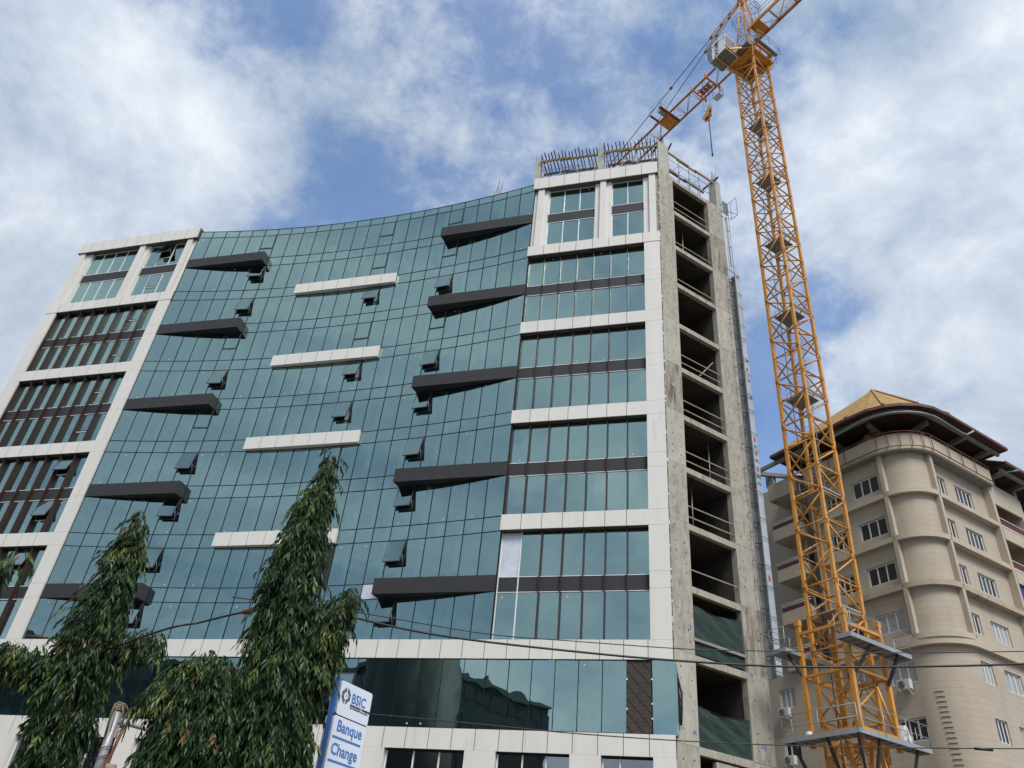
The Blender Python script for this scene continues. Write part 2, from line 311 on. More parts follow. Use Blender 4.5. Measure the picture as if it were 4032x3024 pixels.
# ------------------------------------------------------------------ ground, road, pavement (below the frame, seen in reflections)
g = MB(); g.face([(-900, -900, 0), (900, -900, 0), (900, 900, 0), (-900, 900, 0)], 'ground_mat'); tag(g.build('ground'), kind='structure')
g = MB(); g.face([(-300, 2+92.7, 0.004), (-300, 2+84, 0.004), (300, -108, 0.004), (300, -99, 0.004)][::-1], 'asphalt')
g = MB(); A = lambda t, w: (t*cos(-0.3087)-w*sin(-0.3087), 14+t*sin(-0.3087)+w*cos(-0.3087))
g.face([(*A(-200, -9), 0.004), (*A(200, -9), 0.004), (*A(200, 2), 0.004), (*A(-200, 2), 0.004)], 'asphalt'); tag(g.build('road'), kind='structure')
g = MB(); g.prism([A(-200, 2), A(200, 2), A(200, 9), A(-200, 9)], 0, 0.13, 'paving'); tag(g.build('pavement'), kind='structure')

# ------------------------------------------------------------------ glass office building
AB = -0.3086619
OFF = empty('office_building', (0.230154, 40.882798, 0), AB, label='glass and white clad office block with curved teal curtain wall and unfinished concrete side', cat='building')
CR, CW = 91.7453, 1.170999
def cp(i, off=0.0):
    th = (i-12.5)*CW/CR; b = 12.5*CW/CR
    return (-CR*sin(b)+(CR-off)*sin(th), CR*(1-cos(b))-CR+(CR-off)*cos(th)) if False else (-CR*sin(b)+(CR+off)*sin(th), (CR+off)*cos(th)-CR*cos(b))
Z = lambda l: 14.745+3.5*(l-1)
SP = 0.91; WV = 0.25; PV = -0.15
panes = []      # (area_on_screen, name, builder)
def world_of(p):
    c_, s_ = cos(AB), sin(AB); return Vector((0.230154+p[0]*c_-p[1]*s_, 40.882798+p[0]*s_+p[1]*c_, p[2]))
Minv = cam.matrix_world.inverted()
def scr(p):
    q = Minv @ world_of(p)
    return (2016+F_PX*q.x/-q.z, 1512-F_PX*q.y/-q.z)
def add_pane(kind, a, b, z0, z1, m='facade_glass', tilt=True, stick=True):
    # a, b: plan points left and right (outer face); the pane is a 12 mm sheet, tilted by a few millimetres
    dx, dy = b[0]-a[0], b[1]-a[1]; L = sqrt(dx*dx+dy*dy); nx, ny = dy/L, -dx/L
    g = 0.018; ux, uy = dx/L, dy/L
    A_ = (a[0]+ux*g, a[1]+uy*g); B_ = (b[0]-ux*g, b[1]-uy*g); z0 += g; z1 -= g
    t = [random.uniform(-0.004, 0.004) if tilt else 0 for _ in range(3)]
    def P(base, z, o): return (base[0]+nx*o, base[1]+ny*o, z)
    mb = MB()
    o = [t[0], t[1], t[1]+t[2], t[0]+t[2]]
    f = [P(A_, z0, o[0]), P(B_, z0, o[1]), P(B_, z1, o[2]), P(A_, z1, o[3])]
    k = [(p[0]-nx*0.012, p[1]-ny*0.012, p[2]) for p in f]
    mb.face(f, m)                                   # outer sheet
    rim = 'mullion_black' if m.endswith('glass') else m
    for i in range(4): mb.face([f[i], k[i], k[(i+1) % 4], f[(i+1) % 4]], rim)
    if m == 'facade_glass' and stick and random.random() < 0.42:
        w = 0.075; sx = random.uniform(0.2, 0.8)*L; sz = random.choice([z0+0.14, z1-0.26]); off = max(o)+0.006
        c0 = (a[0]+ux*sx, a[1]+uy*sx); c1 = (a[0]+ux*(sx+w), a[1]+uy*(sx+w)); tw = random.uniform(-0.02, 0.02)
        mb.face([P(c0, sz, off), P(c1, sz+tw, off), P(c1, sz+w+tw, off), P(c0, sz+w, off)], 'sticker_white')
    s = [scr(p) for p in f]; ar = 0.5*abs(sum(s[i][0]*s[(i+1) % 4][1]-s[(i+1) % 4][0]*s[i][1] for i in range(4)))
    cx = sum(p[0] for p in s)/4; cy = sum(p[1] for p in s)/4
    if not (0 < cx < 4032 and 0 < cy < 3024): ar = 0
    panes.append((ar, kind, mb))
OPEN = {5: {9, 8, 6, 4, 3, 2, 1}, 14: {8, 6, 5}, 19: {8, 6, 5, 4, 3, 2, 1}}
VH = 1.56
def vent(a, b, z1, opened, hgt=VH, ang=14.0, frame='frame_dark', recess='room_dark'):
    """top-hung window: frame (part) > sash (sub-part)."""
    dx, dy = b[0]-a[0], b[1]-a[1]; L = sqrt(dx*dx+dy*dy); u_ = Vector((dx/L, dy/L, 0)); n_ = Vector((dy/L, -dx/L, 0)); o = Vector((a[0], a[1], z1)); zv = Vector((0, 0, -1))
    P = lambda s, t, d: o+u_*s+zv*t+n_*d
    mb = MB(); w = 0.055
    def rect(mb, s0, s1, t0, t1, d0, d1, m, X=P):
        q = [X(s0, t1, d1), X(s1, t1, d1), X(s1, t1, d0), X(s0, t1, d0), X(s0, t0, d1), X(s1, t0, d1), X(s1, t0, d0), X(s0, t0, d0)]; mb.hexa(q, m)
    for r in ((0.01, w, 0.01, hgt), (L-w, L-0.01, 0.01, hgt), (w, L-w, 0.01, w), (w, L-w, hgt-w, hgt)): rect(mb, *r, -0.05, 0.03, frame)
    if opened:
        for s0 in (w, L-w-0.01): rect(mb, s0, s0+0.01, w, hgt-w, -0.25, -0.05, recess)
        rect(mb, w, L-w, w, hgt-w, -0.26, -0.25, recess)
    fr = mb.build('vent_window', OFF)
    c_, s_ = cos(radians(ang if opened else 0)), sin(radians(ang if opened else 0))
    Q = lambda s, t, d: o+u_*s+zv*(0.03+t*c_-d*s_)+n_*(0.045+t*s_+d*c_) if opened else P(s, t, d+0.012)
    sm = MB(); w2 = 0.05; h2 = hgt-0.06
    for r in ((w2*0.8, w2*1.8, 0.03, h2), (L-w2*1.8, L-w2*0.8, 0.03, h2), (w2*1.8, L-w2*1.8, 0.03, 0.03+w2), (w2*1.8, L-w2*1.8, h2-w2, h2)): rect(sm, *r, -0.03, 0.02, frame, Q)
    gp = [Q(w2*1.8, h2-w2, 0.012), Q(L-w2*1.8, h2-w2, 0.012), Q(L-w2*1.8, 0.03+w2, 0.012), Q(w2*1.8, 0.03+w2, 0.012)]
    sm.face(gp, 'sash_glass' if opened else 'facade_glass')
    if opened:                                       # friction stays
        for s0 in (w+0.02, L-w-0.02):
            sm.tube([P(s0, hgt*0.93, 0.0), Q(s0, hgt*0.55, -0.01)], 0.010, 'white_frame', 4)
    sm.build('sash', fr)
# curved curtain wall
for k in range(25):
    a, b = cp(k), cp(k+1)
    for l in range(1, 11):
        z0, z1 = Z(l), Z(l+1)-SP
        if k in OPEN:
            vent(a, b, z1, l in OPEN[k]); add_pane('window_pane', a, b, z0, z1-VH)
        elif k == 15 and l == 2: add_pane('dark_infill', a, b, z0, z1, 'dark_cladding', stick=False)
        else: add_pane('window_pane', a, b, z0, z1)
    for l in range(2, 11):
        if k == 18 and l == 2: add_pane('foil_panel', a, b, Z(l)-SP, Z(l), 'foil', stick=False)
        else: add_pane('spandrel_pane', a, b, Z(l)-SP, Z(l), 'spandrel_glass', stick=False)
    add_pane('spandrel_pane', a, b, Z(11)-SP, 49.55, 'spandrel_glass', stick=False)
mb = MB()
for k in range(26):
    a = cp(k); n_ = (cp(k, -0.016)); i_ = cp(k, 0.12)
    w = 0.022
    mb.bar((*cp(k, 0.045), 14.74), (*cp(k, 0.045), 49.56), 0.046, 0.13, 'mullion_black', upv=(0, 1, 0))
for l in range(1, 12):
    for zz in ([Z(l), Z(l)-SP] if l > 1 else [Z(l)]):
        if zz == Z(11): zz = 49.56
        for k in range(25): mb.bar((*cp(k, 0.047), zz), (*cp(k+1, 0.047), zz), 0.13, 0.042, 'mullion_black')
mb.build('mullion_grid', OFF)

# wing facades: fins, dark bands, panes
def seams(mb, u0, u1, n, z0, z1, v0, v1, m='white_cladding', gap=0.034):
    w = (u1-u0)/n
    for i in range(n): mb.box((u0+i*w+(gap/2 if i else 0), v0, z0), (u0+(i+1)*w-(gap/2 if i < n-1 else 0), v0+0.06, z1), m)
    mb.box((u0+0.003, v0+0.012, z0+0.003), (u1-0.003, v1, z1-0.003), 'joint_dark' if n > 1 else m)
def wing(u0, u1, n, side):
    pw = (u1-u0)/n
    for l in (1, 3, 5, 7):
        zb, zt = Z(l), Z(l+2)-SP
        s0, s1 = Z(l+1)-0.90, Z(l+1)-0.02
        for i in range(n):
            a, b = (u0+i*pw, WV), (u0+(i+1)*pw, WV)
            foil = side == 'R' and l == 1 and i == 0
            vcol = side == 'L' and i == 6
            if foil:
                add_pane('window_pane', a, b, zb, s0); add_pane('foil_panel', a, b, s1, zt, 'foil', stick=False)
            elif vcol:
                for (q0, q1, ll) in ((zb, s0, l), (s1, zt, l+1)):
                    opn = ll in (4, 3, 2); h = 1.5
                    vent(a, b, q1, opn, h, 19); add_pane('window_pane', a, b, q0, q1-h)
                    w = MB(); w.box((a[0]+0.05, WV-0.05, q1-h-0.05), (b[0]-0.03, WV, q1-h), 'white_frame'); w.build('window_sill', OFF)
            else:
                add_pane('window_pane', a, b, zb, s0); add_pane('window_pane', a, b, s1, zt)
        w = MB(); seams(w, u0, u1, n, s0+0.04, s1-0.04, WV-0.03, WV+0.1, 'dark_cladding'); w.build('dark_band', OFF)
        for zz in (s0, s1-0.03):
            w = MB(); w.box((u0, WV-0.05, zz), (u1, WV+0.04, zz+0.035), 'white_frame'); w.build('white_strip', OFF)
        for i in range(n):
            x = u0+i*pw+(0.05 if i == 0 else 0)
            w = MB()
            if side == 'R' and l == 1 and i < 2: w.box((x-0.03, WV-0.06, zb), (x+0.03, WV+0.06, zt), 'white_frame')
            else: w.box((x-0.025, PV+0.10 if side == 'L' else PV+0.20, zb+0.002), (x+0.025, WV+0.05, zt+0.10), 'fin_brown')
            w.build('mullion_fin', OFF)
        w = MB(); w.box((u0, WV-0.02, zt-0.05), (u1, WV+0.3, zt+0.004), 'room_dark'); w.box((u1-0.03, WV-0.03, zb), (u1-0.001, WV+0.04, zt), 'mullion_black'); w.build('head_shade', OFF)  # near-black strip paints the soffit's shade; the upright is a real mullion
wing(0.0, 8.10, 7, 'R')
wing(-40.08, -30.25, 8, 'L')
def clad(name, u0, u1, n, z0, z1, v0=PV, v1=0.6, parent=OFF, m='white_cladding'):
    w = MB(); seams(w, u0, u1, n, z0, z1, v0, v1, m); return w.build(name, parent)
for (u0, u1, n) in ((-0.02, 8.10, 7), (-40.08, -30.25, 8)):
    for l in (3, 5, 7): clad('white_band', u0, u1, n, Z(l)-0.92, Z(l))
for (u0, u1) in ((8.102, 9.15), (-41.16, -40.082), (-30.248, -29.17)):
    w = MB()
    for l in (1, 3, 5, 7):
        zz = [Z(l), Z(l+1)-0.9, Z(l+1), Z(l+2)-0.92, Z(l+2)]
        for a, b in zip(zz[:-1], zz[1:]):
            if a < Z(9)-1: w.box((u0, PV, a+0.006), (u1, 0.55, b-0.006 if b < Z(9)-1 else b), 'white_cladding')
    w.box((u0+0.02, PV+0.02, Z(1)), (u1-0.02, 0.5, Z(9)-1), 'joint_dark'); w.build('column_cladding', OFF)
# ledge, set-back top storeys, cornice
for (u0, u1, n, wins, cols) in ((-0.05, 9.17, 8, ((1.12, 4.60, 3), (5.81, 8.09, 2)), ((0.33, 0.80), (4.99, 5.41), (8.51, 8.97))),
                                (-41.2, -29.13, 10, ((-39.75, -34.98, 4), (-33.82, -30.22, 3)), ((-40.9, -40.4), (-34.72, -34.2), (-30.03, -29.55)))):
    clad('ledge', u0, u1, n, Z(9)-0.92, Z(9)-0.02, PV-0.03, 0.7)
    clad('cornice', u0+0.02, u1-0.02, n, 48.72, 49.88, PV-0.12, 0.9)
    w = MB(); w.box((u0+0.25, 0.6, 49.88), (u1-0.25, 0.9, 49.95), 'galvanised'); w.build('coping', OFF)
    zt = 48.70; zb = Z(9)-0.02
    xs = [u0+0.06]+[x for ww in wins for x in ww[:2]]+[u1-0.08]
    for i in range(0, len(xs), 2):
        w = MB(); 
        for a, b in ((zb, Z(10)-0.9), (Z(10)-0.9, Z(10)), (Z(10), zt)): w.box((xs[i], 0.06, a+0.006), (xs[i+1], 0.6, b-0.006), 'white_cladding')
        w.box((xs[i]+0.01, 0.07, zb), (xs[i+1]-0.01, 0.55, zt), 'joint_dark'); w.build('wall_panel', OFF)
    for a, b in cols:
        w = MB()
        for z0, z1 in ((zb, Z(10)-0.55), (Z(10)-0.55, Z(10)+0.2), (Z(10)+0.2, zt)): w.box((a, PV, z0+0.006), (b, 0.055, z1-0.006), 'white_cladding')
        w.box((a+0.01, PV+0.01, zb), (b-0.01, 0.05, zt), 'joint_dark'); w.build('pilaster', OFF)
    for wi, (a, b, n2) in enumerate(wins):
        pw = (b-a)/n2
        for (z0, z1) in ((zb+0.02, Z(10)-0.9), (Z(10)-0.0, zt)):
            for i in range(n2):
                p, q = (a+i*pw, WV), (a+(i+1)*pw, WV)
                if u0 < -10 and wi == 1 and i == 1:
                    vent(p, q, z1, z1 > 47, 1.5, 22); add_pane('window_pane', p, q, z0, z1-1.5)
                    w = MB(); w.box((p[0], WV-0.05, z1-1.55), (q[0], WV, z1-1.5), 'white_frame'); w.build('window_sill', OFF)
                else: add_pane('window_pane', p, q, z0, z1)
            w = MB()
            for i in range(n2+1): x = min(max(a+i*pw, a+0.03), b-0.03); w.box((x-0.025, WV-0.045, z0), (x+0.025, WV+0.04, z1), 'white_frame')
            for zz in (z0, z1-0.04): w.box((a, WV-0.043, zz), (b, WV+0.038, zz+0.04), 'white_frame')
            w.build('window_frame', OFF)
        clad('dark_band', a, b, 1, Z(10)-0.88, Z(10)-0.02, WV-0.04, WV+0.1, m='dark_cladding')
        w = MB(); w.box((a, WV-0.02, zt-0.003), (b, 0.6, zt+0.01), 'room_dark'); w.build('head_shade', OFF)  # near-black plate paints the shade under the cornice
# low storeys: straight white band, long window, white band, ground floor wall
nb = 43; bu0, bu1 = -41.16, 9.15
clad('white_band', bu0, bu1, nb, 13.79, Z(1)-0.002, PV, 0.9)
gu0 = -41.1; gw = 1.162; kk = 0
x = 8.12
xs = [8.12-gw*i for i in range(0, 43)]
for i in range(42):
    a, b = (xs[i+1], PV+0.07), (xs[i], PV+0.07)
    if a[0] < gu0: break
    if i == 0:
        w = MB(); w.box((a[0]+0.02, PV+0.10, 10.47), (b[0]-0.02, PV+0.16, 13.78), 'timber_brown')
        for q in range(-3, 8):
            p0 = Vector((a[0]+0.03, PV+0.085, 13.3-q*0.62)); p1 = Vector((b[0]-0.03, PV+0.085, 13.3-q*0.62-1.25))
            def clipz(p0, p1):
                d = p1-p0; t0 = 0 if p0.z < 13.7 else (13.7-p0.z)/d.z; t1 = 1 if p1.z > 10.5 else (10.5-p0.z)/d.z
                return (p0+d*t0, p0+d*t1) if t1 > t0 else None
            r = clipz(p0, p1)
            if r: w.bar(r[0], r[1], 0.03, 0.07, 'timber_dark')
        for q in range(56): w.box((a[0]+0.06, PV+0.088, 10.5+q*0.058), (b[0]-0.06, PV+0.10, 10.52+q*0.058), 'timber_dark')
        w.build('lattice_panel', OFF)
    elif i == 13: 
        vent(a, b, 13.05, True, 1.6, 11); add_pane('window_pane', a, b, 10.45, 11.45); add_pane('window_pane', a, b, 13.05, 13.79)
    else: add_pane('window_pane', a, b, 10.45, 13.79)
    w = None
w = MB()
for x in xs:
    if x > gu0: w.box((x-0.022, PV+0.065, 10.45), (x+0.022, PV+0.2, 13.79), 'mullion_black')
w.box((gu0, PV+0.063, 10.45), (9.3, PV+0.2, 10.49), 'mullion_black'); w.box((gu0, PV+0.064, 13.74), (9.15, PV+0.2, 13.789), 'mullion_black')
for z_ in (12.85, 11.75, 11.1):
    w.box((8.10, PV+0.03, z_), (8.17, PV+0.08, z_+0.07), 'white_frame')
for z_ in (12.85, 11.5): w.box((6.93, PV+0.03, z_), (7.0, PV+0.08, z_+0.07), 'white_frame')
w.build('mullion', OFF)
add_pane('window_pane', (8.14, PV+0.03), (9.32, PV+0.03), 10.40, 13.78, stick=False)
clad('white_band', bu0, bu1, nb, 9.50, 10.448, PV, 0.9)
w = MB()
gw_ = [(-40.5, -36.8), (-35.8, -32.2), (-30.9, -28.0), (-26.6, -23.9), (-22.79, -20.1), (-18.92, -15.1), (-13.2, -9.0), (-4.74, -0.67), (0.85, 4.36), (5.80, 8.14)]
prev = bu0
for a, b in gw_:
    w.box((prev, PV+0.002, 0), (a, 0.9, 9.497), 'white_cladding'); w.box((a, PV+0.003, 0), (b, 0.9, 6.2), 'white_cladding'); prev = b
w.box((prev, PV+0.002, 0), (bu1, 0.9, 9.497), 'white_cladding'); w.build('ground_floor_wall', OFF)
for a, b in gw_:
    w = MB()
    m3 = [a+0.06, a+(b-a)*0.36, a+(b-a)*0.68 if b-a > 3 else b-0.03, b-0.03]
    for x in sorted(set(m3)): w.box((x-0.03, PV+0.22, 6.2), (x+0.03, PV+0.3, 9.46), 'white_frame')
    w.box((a, PV+0.215, 9.42), (b, PV+0.31, 9.49), 'room_dark'); w.build('window_frame', OFF)
    add_pane('window_pane', (a, PV+0.28), (b, PV+0.28), 6.2, 9.46, 'shop_glass', stick=False)
    w = MB(); 
    x0 = a+(b-a)*0.38; x1 = a+(b-a)*0.66
    w.box((x0, PV+0.5, 6.2), (x1, PV+0.55, 9.4), 'curtain_pale'); w.build('blind', OFF)
# tapering dark fins at every second spandrel, and white bars
for l in (2, 4, 6, 8, 10):
    for sgn in (0, 1):
        i0, i1 = (0, 6) if not sgn else (25, 19)
        tipu = -22.2 if not sgn else -7.1
        startu = -29.17 if not sgn else 0.0
        pts = [(startu, PV+0.10), (tipu, 0.10)]
        cpts = [cp(k, 0.03) for k in (range(6, -1, -1) if not sgn else range(19, 26))]
        poly = pts+cpts[:-1]+[(startu, 0.02)]
        w = MB(); w.prism(poly, Z(l)-0.905, Z(l)+0.003, 'dark_cladding')
        # joints in the outer skin
        for q in range(1, 6):
            t = q/6; x = startu+(tipu-startu)*t; y = (PV+0.10)+(0.10-PV-0.10)*t
            w.box((x-0.005, y-0.004, Z(l)-0.90), (x+0.005, y+0.02, Z(l)), 'room_dark')
        w.build('dark_fin', OFF)
for l in (3, 5, 7, 9):
    w = MB(); v0 = 0.80
    poly = [(-18.8, v0), (-10.45, v0)]+[cp(k, 0.03) for k in range(16, 8, -1)]
    n = 7; us = [-18.8+(8.35)*i/n for i in range(n+1)]
    for i in range(n): w.box((us[i]+(0.014 if i else 0), v0, Z(l)-0.905), (us[i+1]-(0.014 if i < n-1 else 0), v0+0.05, Z(l)+0.0), 'white_cladding')
    w.box((-18.78, v0+0.007, Z(l)-0.899), (-10.47, v0+0.04, Z(l)-0.006), 'joint_dark')
    w.prism([(-18.80, v0+0.052), (-10.452, v0+0.052)]+[cp(k, 0.03) for k in range(16, 8, -1)], Z(l)-0.90, Z(l)-0.003, 'white_cladding')
    w.build('white_bar', OFF)
# interior: floor slabs, core wall, columns behind the glass
for l in range(1, 12):
    w = MB(); poly = [(-41, 0.75), (-29.3, 0.75)]+[cp(k, 0.35) for k in range(0, 26)]+[(0.3, 0.75), (8.4, 0.75), (8.9, 3.5), (8.9, 7.9), (-41, 7.9)]
    w.prism(poly, Z(l)-0.55, Z(l)-0.12, 'interior_wall' if l < 11 else 'concrete'); w.build('floor_slab', OFF)
w = MB(); w.box((-41.0, 5.0, 0), (8.9, 5.2, 49), 'interior_wall'); w.build('core_wall', OFF)
for k in (2.72, 4.76, 8.75, 10.73, 12.72, 14.75, 16.7, 18.72, 20.75, 22.7):
    x, y = cp(k, 0.30); w = MB(); w.box((x-0.19, y-0.06, 14.2), (x+0.19, y+0.15, 49.2), 'curtain_strip'); w.build('interior_column', OFF)
# rear body
SD = radians(48.185); su = Vector((cos(SD), sin(SD))); sn = Vector((-sin(SD), cos(SD))); C0 = Vector((9.2, 0.0))
w = MB(); w.box((9.152, PV+0.10, 9.5), (9.19, 0.3, 49.3), 'joint_dark')
for q in range(90): w.box((9.16, PV+0.06, 10+q*0.43+random.uniform(0, .2)), (9.19+random.uniform(0, .03), PV+0.12, 10.15+q*0.43+random.uniform(0, .2)), random.choice(['foil', 'concrete', 'joint_dark']))
w.build('edge_insulation', OFF)
S = lambda s, t: tuple(C0+su*s+sn*t)
w = MB(); w.prism([(-41.15, 8.0), (8.0, 8.0), (8.0, 18.0), (-41.15, 18.0)], 0, 49.3, 'concrete'); w.box((-41.15, 0.62, 0), (-41.0, 8.0, 49.3), 'concrete')
w.prism([S(6.45, 0.4), S(9.5, 3.5), (13.0, 18.0), (8.0, 18.0), (8.0, 8.0), S(5.5, 2.0)], 0, 49.2, 'concrete'); w.build('rear_wall', OFF)
w = MB(); x, y = cp(21.6, 1.6); w.box((x-0.3, y-0.3, 49), (x+0.3, y+0.3, 51.7), 'concrete_pale')
for q in range(5): a = random.uniform(-.25, .25); w.tube([(x-0.25+0.12*q, y, 51.6), (x-0.25+0.12*q+a, y, 53.1+random.uniform(-.5, .4))], 0.016, 'rebar', 4)
w.build('column_stub', OFF)
# the bare concrete side
def tieholes(w, s0, s1, z0, z1):
    z = z0+0.6
    while z < z1-0.3:
        for s in (s0+(s1-s0)*0.28, s0+(s1-s0)*0.75):
            if random.random() < 0.8:
                ss = s+random.uniform(-.06, .06); zc = z+random.uniform(-.06, .06); r = random.uniform(0.035, 0.055)
                pts = [(*S(ss+r*cos(a), -0.004), zc+r*sin(a)) for a in [2*pi*i/7 for i in range(7)]]; w.face(pts, 'tie_hole')
        z += random.choice([0.55, 0.7, 0.9])
for (s0, s1, poly) in ((0.0, 1.37, [(8.95, 0.03), (9.2, -0.02), S(0.0, 0), S(1.37, 0), S(1.37, 0.9), (8.95, 0.9)]), (4.90, 6.46, [S(4.90, 0), S(6.46, 0), S(6.46, 0.38), S(4.90, 0.38)])):
    for i in range(0, 12):
        z0 = [0, 10.2, Z(1)-0.36][i] if i < 3 else Z(i-1)-0.36
        z1 = [10.2, Z(1)-0.36, Z(2)-0.36][i] if i < 3 else Z(i)-0.36
        if i == 11: z1 = 49.45
        w = MB(); j = random.uniform(-0.012, 0.012)
        pl = [(p[0], p[1]+j) for p in poly]
        pm = 'concrete_stained' if (i == 6 and s0 == 0.0) or (i == 10 and s0 > 1) or (i == 2 and s0 > 1) else random.choice(['concrete', 'concrete', 'concrete_light'] if i < 9 else ['concrete'])
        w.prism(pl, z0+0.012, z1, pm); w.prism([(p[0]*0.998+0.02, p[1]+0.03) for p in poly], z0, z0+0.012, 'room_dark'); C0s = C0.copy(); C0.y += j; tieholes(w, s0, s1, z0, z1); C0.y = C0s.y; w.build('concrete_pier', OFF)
for i in range(0, 12):
    zt = 10.25 if i == 0 else (Z(i)-0.35 if i < 11 else 49.42)
    w = MB(); w.prism([S(1.37, 0.02), S(4.90, 0.02), S(4.90, 0.3), S(1.37, 0.3)], zt-0.34, zt, 'concrete')
    w.prism([S(1.37, 0.3), S(4.90, 0.3), S(4.90, 6.0), S(1.0, 6.0)], zt-0.33, zt-0.02, 'concrete_shaded'); w.build('floor_slab', OFF)
w = MB(); w.prism([S(0.6, 5.9), S(6.0, 5.9), S(6.0, 6.3), S(0.6, 6.3)], 0, 49.3, 'concrete_shaded'); w.prism([S(1.12, 0.9), S(1.36, 0.9), S(1.36, 6), S(1.12, 6)], 0, 49.25, 'concrete_shaded')
w.prism([S(4.91, 0.385), S(6.4, 0.385), S(6.4, 6), S(4.91, 6)], 0, 49.25, 'concrete_shaded'); w.build('shaft_wall', OFF)
for l in range(1, 11):
    for h in {10: (1.15, 0.5), 9: (0.5,), 8: (0.52,), 7: (), 6: (1.1, 0.5), 5: (1.15, 0.5), 4: (1.1, 0.5), 3: (1.15, 0.5), 2: (0.95,), 1: ()}[l]:
        w = MB(); w.bar((*S(1.30, 0.14), Z(l)-0.35+h), (*S(4.96, 0.14), Z(l)-0.35+h+0.04), 0.045, 0.06, 'rail_timber'); w.build('guard_rail', OFF)
w = MB(); w.bar((*S(3.4, 0.5), Z(6)+0.2), (*S(4.7, 0.5), Z(6)+1.9), 0.07, 0.07, 'rail_timber'); w.build('prop', OFF)
w = MB(); w.prism([S(2.45, 0.05), S(4.9, 0.05), S(4.9, 0.3), S(2.45, 0.3)], 0, 9.8, 'concrete'); w.build('infill_wall', OFF)
for l, s0_, t0_ in ((2, 3.4, 1.6), (5, 2.2, 1.4), (8, 3.6, 1.2)):
    zf = Z(l)-0.36
    for q in range(3): w = MB(); w.prism([S(s0_, t0_), S(s0_+0.9-q*0.2, t0_), S(s0_+0.9-q*0.2, t0_+0.4), S(s0_, t0_+0.4)], zf+0.21*q, zf+0.21*q+0.2, 'concrete_light'); w.build('block_course', OFF)
for l, s0_ in ((3, 2.6), (4, 4.2), (7, 2.0), (9, 3.0)):
    w = MB(); w.tube([(*S(s0_, 0.9), Z(l)-0.36), (*S(s0_, 0.9), Z(l+1)-0.7)], 0.04, 'steel_prop', 6); w.build('prop', OFF)
# roof columns with rebar
def roofcol(name, poly, z1, rb):
    w = MB(); w.prism(poly, 49.4, z1, 'concrete_pale'); w.build(name, OFF)
    cx = sum(p[0] for p in poly)/len(poly); cy = sum(p[1] for p in poly)/len(poly); w = MB()
    for q in range(rb):
        t = q/(rb-1)-0.5; p0 = (cx+t*0.36, cy+random.choice([-.15, .15]), z1-0.05); w.tube([p0, (p0[0]+random.uniform(-.06, .06), p0[1], z1+random.uniform(1.0, 1.6))], 0.013, 'rebar', 4)
    for zz in (z1+0.2, z1+0.45): w.tube([(cx-0.2, cy-0.16, zz), (cx+0.2, cy-0.16, zz), (cx+0.2, cy+0.16, zz), (cx-0.2, cy+0.16, zz)], 0.008, 'rebar', 4, close=True)
    w.build('rebar_cage', OFF)
roofcol('roof_column', [(-0.36, 0.5), (0.11, 0.5), (0.11, 1.0), (-0.36, 1.0)], 53.0, 4)
roofcol('roof_column', [(4.64, 0.5), (5.07, 0.5), (5.07, 1.0), (4.64, 1.0)], 53.05, 6)
roofcol('roof_column', [(9.13, 0.35), (9.22, 0.02), S(1.05, 0.0), S(1.05, 0.45), (9.3, 0.8)], 52.75, 9)
roofcol('roof_column', [S(5.95, 0.0), S(6.48, 0.0), S(6.48, 0.6), S(5.95, 0.6)], 52.5, 8)
# sort the panes: the hundred that show largest as parts of their own, the rest as one stuff part
for kind in ('window_pane', 'spandrel_pane'):
    ps = sorted([p for p in panes if p[1] == kind], key=lambda p: -p[0])
    for p in ps[:100]: p[2].build(kind, OFF)
    big = MB()
    for p in ps[100:]:
        off = len(big.v); big.v += p[2].v
        for f, mi_, sm_ in zip(p[2].f, p[2].m, p[2].smooth): big.f.append(tuple(i+off for i in f)); big.m.append(big.mi(p[2].names[mi_])); big.smooth.append(sm_)
    tag(big.build(kind, OFF), kind='stuff')
for p in panes:
    if p[1] not in ('window_pane', 'spandrel_pane'): p[2].build(p[1], OFF)

# ------------------------------------------------------------------ formwork on the roof
def office_local(name, **k): return empty(name, (0.230154, 40.882798, 0), AB, **k)
FW = empty('formwork', (0.230154, 40.882798, 0), AB, label='timber formwork beams on steel props along the roof edge above the white cornice', cat='formwork')
for bi, (a, b, nj) in enumerate(((0.12, 4.62, 17), (5.09, 9.0, 14))):
    for v in (0.5, 1.75):
        for z_, m in ((52.80, 'timber_yellow'),) if v == 0.5 else ((52.78, 'timber_brown'),):
            w = MB(); mid = a+(b-a)*0.42
            w.bar((a-0.05, v, z_-0.05), (mid+0.3, v, z_+0.02), 0.10, 0.2, m); w.bar((mid-0.3, v+0.11, z_+0.03), (b+0.1, v+0.11, z_+0.0), 0.10, 0.2, m); w.build('ledger_beam', FW)
    for j in range(nj):
        x = a+0.12+(b-a-0.2)*j/(nj-1)+random.uniform(-.04, .04); e = random.uniform(-.28, .12); z_ = 52.97
        w = MB(); tw = random.uniform(-.06, .06)
        w.bar((x, e, z_), (x+tw, 1.95+random.uniform(-.2, .25), z_), 0.06, 0.16, 'timber_dark'); w.build('joist', FW)
    for j in range(4):
        x = a+0.25+(b-a-0.5)*j/3
        for v in (0.55, 1.75):
            w = MB(); w.tube([(x, v, 49.4), (x, v, 52.68)], 0.034, 'steel_prop', 6); w.tube([(x, v, 50.9), (x, v, 51.05)], 0.055, 'steel_prop', 6); w.box((x-0.1, v-0.07, 52.60), (x+0.1, v+0.07, 52.69), 'steel_prop'); w.build('prop', FW)
    w = MB(); w.tube([(a+0.1, 0.52, 51.7), (b-0.1, 0.52, 51.75)], 0.022, 'steel_prop', 5); w.tube([(a+0.1, 0.52, 50.5), (b-0.1, 0.52, 51.7)], 0.02, 'steel_prop', 5); w.build('brace', FW)
